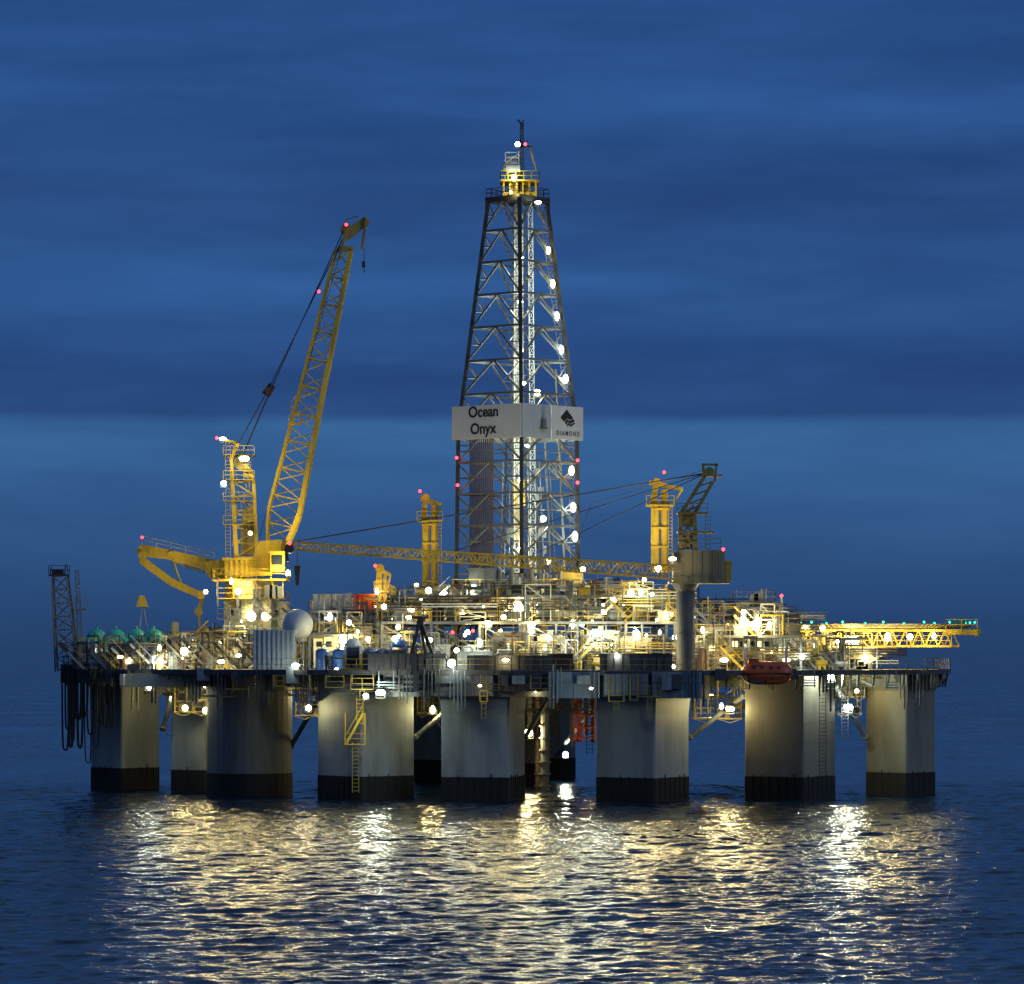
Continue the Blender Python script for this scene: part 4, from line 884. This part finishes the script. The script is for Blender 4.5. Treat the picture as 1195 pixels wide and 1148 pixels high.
big=[(605,713,-9,'warm',2.5,8000),(995,747,-14,'warm',1.9,11000),(527,774,-32.5,'white',1.2,1800),(560,750,-29,'white',1.0,1200),(293,719,-6,'warm',1.5,1500),(310,719,-6,'warm',1.3,1500),
(400,747,-22,'warm',1.7,3500),(385,720,-14,'white',1.1,900),(412,748,-22,'warm',1.2,1200),(697,738,-28,'white',1.5,4500),(703,716,-14,'warm',1.2,1200),(743,741,-30,'warm',1.3,4500),(748,691,-18,'white',1.0,900),(736,692,-18,'warm',1.0,900),
(777,718,-22,'warm',1.0,1200),(648,688,-8,'warm',.9,1200),(663,690,-8,'warm',.9,900),(500,689,-12,'warm',1.0,1500),(518,692,-12,'white',.8,900),(868,726,-22,'warm',1.6,4000),(882,729,-22,'warm',1.4,3500),(898,730,-22,'warm',1.0,1200),(815,788,-33,'white',1.1,900),
(970,790,-27,'white',1.1,2500),(174,800,-12,'white',1.1,900),(240,798,-13,'warm',1.2,900),(216,826,-9,'warm',.9,450),(240,829,-9,'warm',1.0,450),(444,808,-32,'white',1.2,1800),(427,812,-32,'white',.8,450),(990,825,-20,'white',1.2,2500),(852,827,-25,'warm',1.1,1500),(842,824,-23,'warm',.8,450),
(617,855,4,'warm',1.3,3000),(505,828,-22,'warm',1.0,900),(360,826,-23,'warm',.9,450),(395,822,-23,'warm',.9,450),(285,535,-5,'warm',1.3,1200),(261,564,-5,'white',.9,450),(260,512,-3,'white',.9,300),(215,760,-9,'warm',1.2,2000),(188,772,-10,'white',.9,1500),
(462,746,-26,'warm',1.2,2500),(1036,743,-14,'warm',1.1,2500),(1062,743,-13,'warm',.9,900),(1090,742,-10,'warm',.8,900),(960,733,-13,'warm',.8,900),(940,731,-13,'warm',.7,900),(918,770,-30,'warm',.9,900),(936,766,-24,'white',.9,900),(150,770,-8,'warm',.9,1500),(125,768,-6,'white',.9,1200),(345,776,-27,'white',.9,450),
(258,772,-12,'warm',.9,1200),(640,744,-27,'white',.8,1200),(768,768,-32,'warm',.9,900),(720,765,-33,'white',.8,900),(590,770,-32,'warm',.8,900),(480,712,-12,'warm',.9,1200),(553,685,-8,'white',.8,900),(845,770,-30,'warm',1.0,1200),(1010,768,-20,'warm',.9,1200),
(768,663,-10,'warm',1.0,900),(785,652,-34,'warm',.9,300),(278,690,-7,'warm',1.0,900),(270,678,-7,'warm',.8,450),(440,690,-12,'warm',.8,900),(680,664,-4,'warm',.8,900),(660,880,30,'white',.9,2000),(400,838,-24,'warm',.7,450),(620,735,-24,'warm',1.3,2500),(668,728,-20,'warm',1.1,2500),(320,745,-20,'warm',.8,300),
(570,728,-24,'warm',1.0,1500),(590,716,-11,'warm',1.1,1500),(540,716,-12,'warm',.9,1200),(715,700,-14,'warm',.8,1200),(820,735,-24,'warm',.8,1200),
(380,812,-8,'warm',.6,1500),(470,818,-8,'warm',.6,1200),(830,812,-8,'warm',.7,1500),(900,815,0,'warm',.6,900),(200,812,0,'warm',.6,900),(700,825,-6,'warm',.6,900),(1000,806,-14,'warm',.6,900),(490,806,-20,'warm',.5,450),(625,806,-33,'warm',.4,300),(560,800,-35.5,'warm',.4,300),(690,803,-37.5,'white',.4,300)]
for a in big: flood(*a)
for px,py,sz,pw in [(640,292,1.0,300),(645,331,1.1,300),(650,369,1.1,300),(655,408,1.1,300),(660,442,1.2,300),(667,549,1.2,300),(669,592,1.2,300),(671,626,1.3,300)]:
    flood(px,py,4.5,'white' if random.random()<.5 else 'warm',sz,pw,shp='tall')
for px,py,sz,pw in [(608,408,.9,1100),(610,447,.9,1100),(627,458,1.0,900),(634,605,.9,1100),(608,300,.7,900),(607,352,.7,900),(607,560,.7,1100),(628,236,.8,150),(604,168,.8,150),(600,207,.8,400),(640,655,.7,1100),(615,520,.5,900),(606,640,.5,900)]:
    flood(px,py,2.5,'white' if random.random()<.6 else 'warm',sz,pw)
flood(336,668,-7,'warm',.7,4000,aim=(.18,.1,1)); flood(292,622,-6,'warm',.6,600,spot=False); flood(240,690,-3,'warm',.6,1500,aim=(-.9,.8,.8),spot=False)  # aimed floodlights here are added to brighten the crane steelwork
flood(486,682,2,'warm',.6,2500,aim=(.15,.5,1)); flood(752,676,-12,'warm',.6,2500,aim=(.15,.5,1)); flood(596,224,1.5,'warm',.4,300)  # aimed pair added to brighten the yellow post cranes
for px,py,y in [(166,627,4),(338,634,-13),(490,573,7),(775,551,-7),(613,168,3),(674,537,4),(674,563,4),(533,534,4),(534,566,4),(552,736,-24),(528,738,-24),(912,695,-10),(844,641,-32),(438,660,-9),(404,262,-3),(372,340,-4),(253,511,-3)]:
    flood(px,py,y,'red',.5,30,light=py>500 and py<600,shp='round')
for i in range(8):
    p=o2[i];q=o2[(i+1)%8]
    for t in(0,.5):
        o=bpy.data.objects.new('helideck_light',hm); o.location=(p[0]+(q[0]-p[0])*t,p[1]+(q[1]-p[1])*t,zt+.35); o.scale=(.36,)*3; nm,lb,ct,gr=names['green']; o['label']=lb;o['category']=ct;o['group']=gr; link(o)
        l=bpy.data.objects.new('lens',lens['green','round']); l.parent=o; link(l)
for i in range(130):
    px=random.uniform(95,1000); y=random.uniform(-28,-8)
    if px<300: y=random.uniform(-9,-4)
    if px>900: y=random.uniform(-20,-8)
    if 290<px<350: continue
    t_=top(px); py=random.uniform(t_+4,782); flood(px,py,y,random.choice(('warm','warm','white')),random.choice((.22,.3,.3,.4,.55,.75)),300,light=(i%4==0),spot=False)

# ------------------------------------------------------------ camera
cam=bpy.data.cameras.new('camera'); cam.sensor_fit='HORIZONTAL'; cam.sensor_width=36; cam.lens=F/1195*36; cam.shift_y=183/1195; cam.clip_end=60000; cam.clip_start=1
co=link(bpy.data.objects.new('camera',cam)); co.location=(0,-D0,H); co.rotation_euler=(math.radians(90),0,0); sc.camera=co
sc.view_settings.view_transform='Standard'; sc.view_settings.look='None'; sc.view_settings.exposure=0
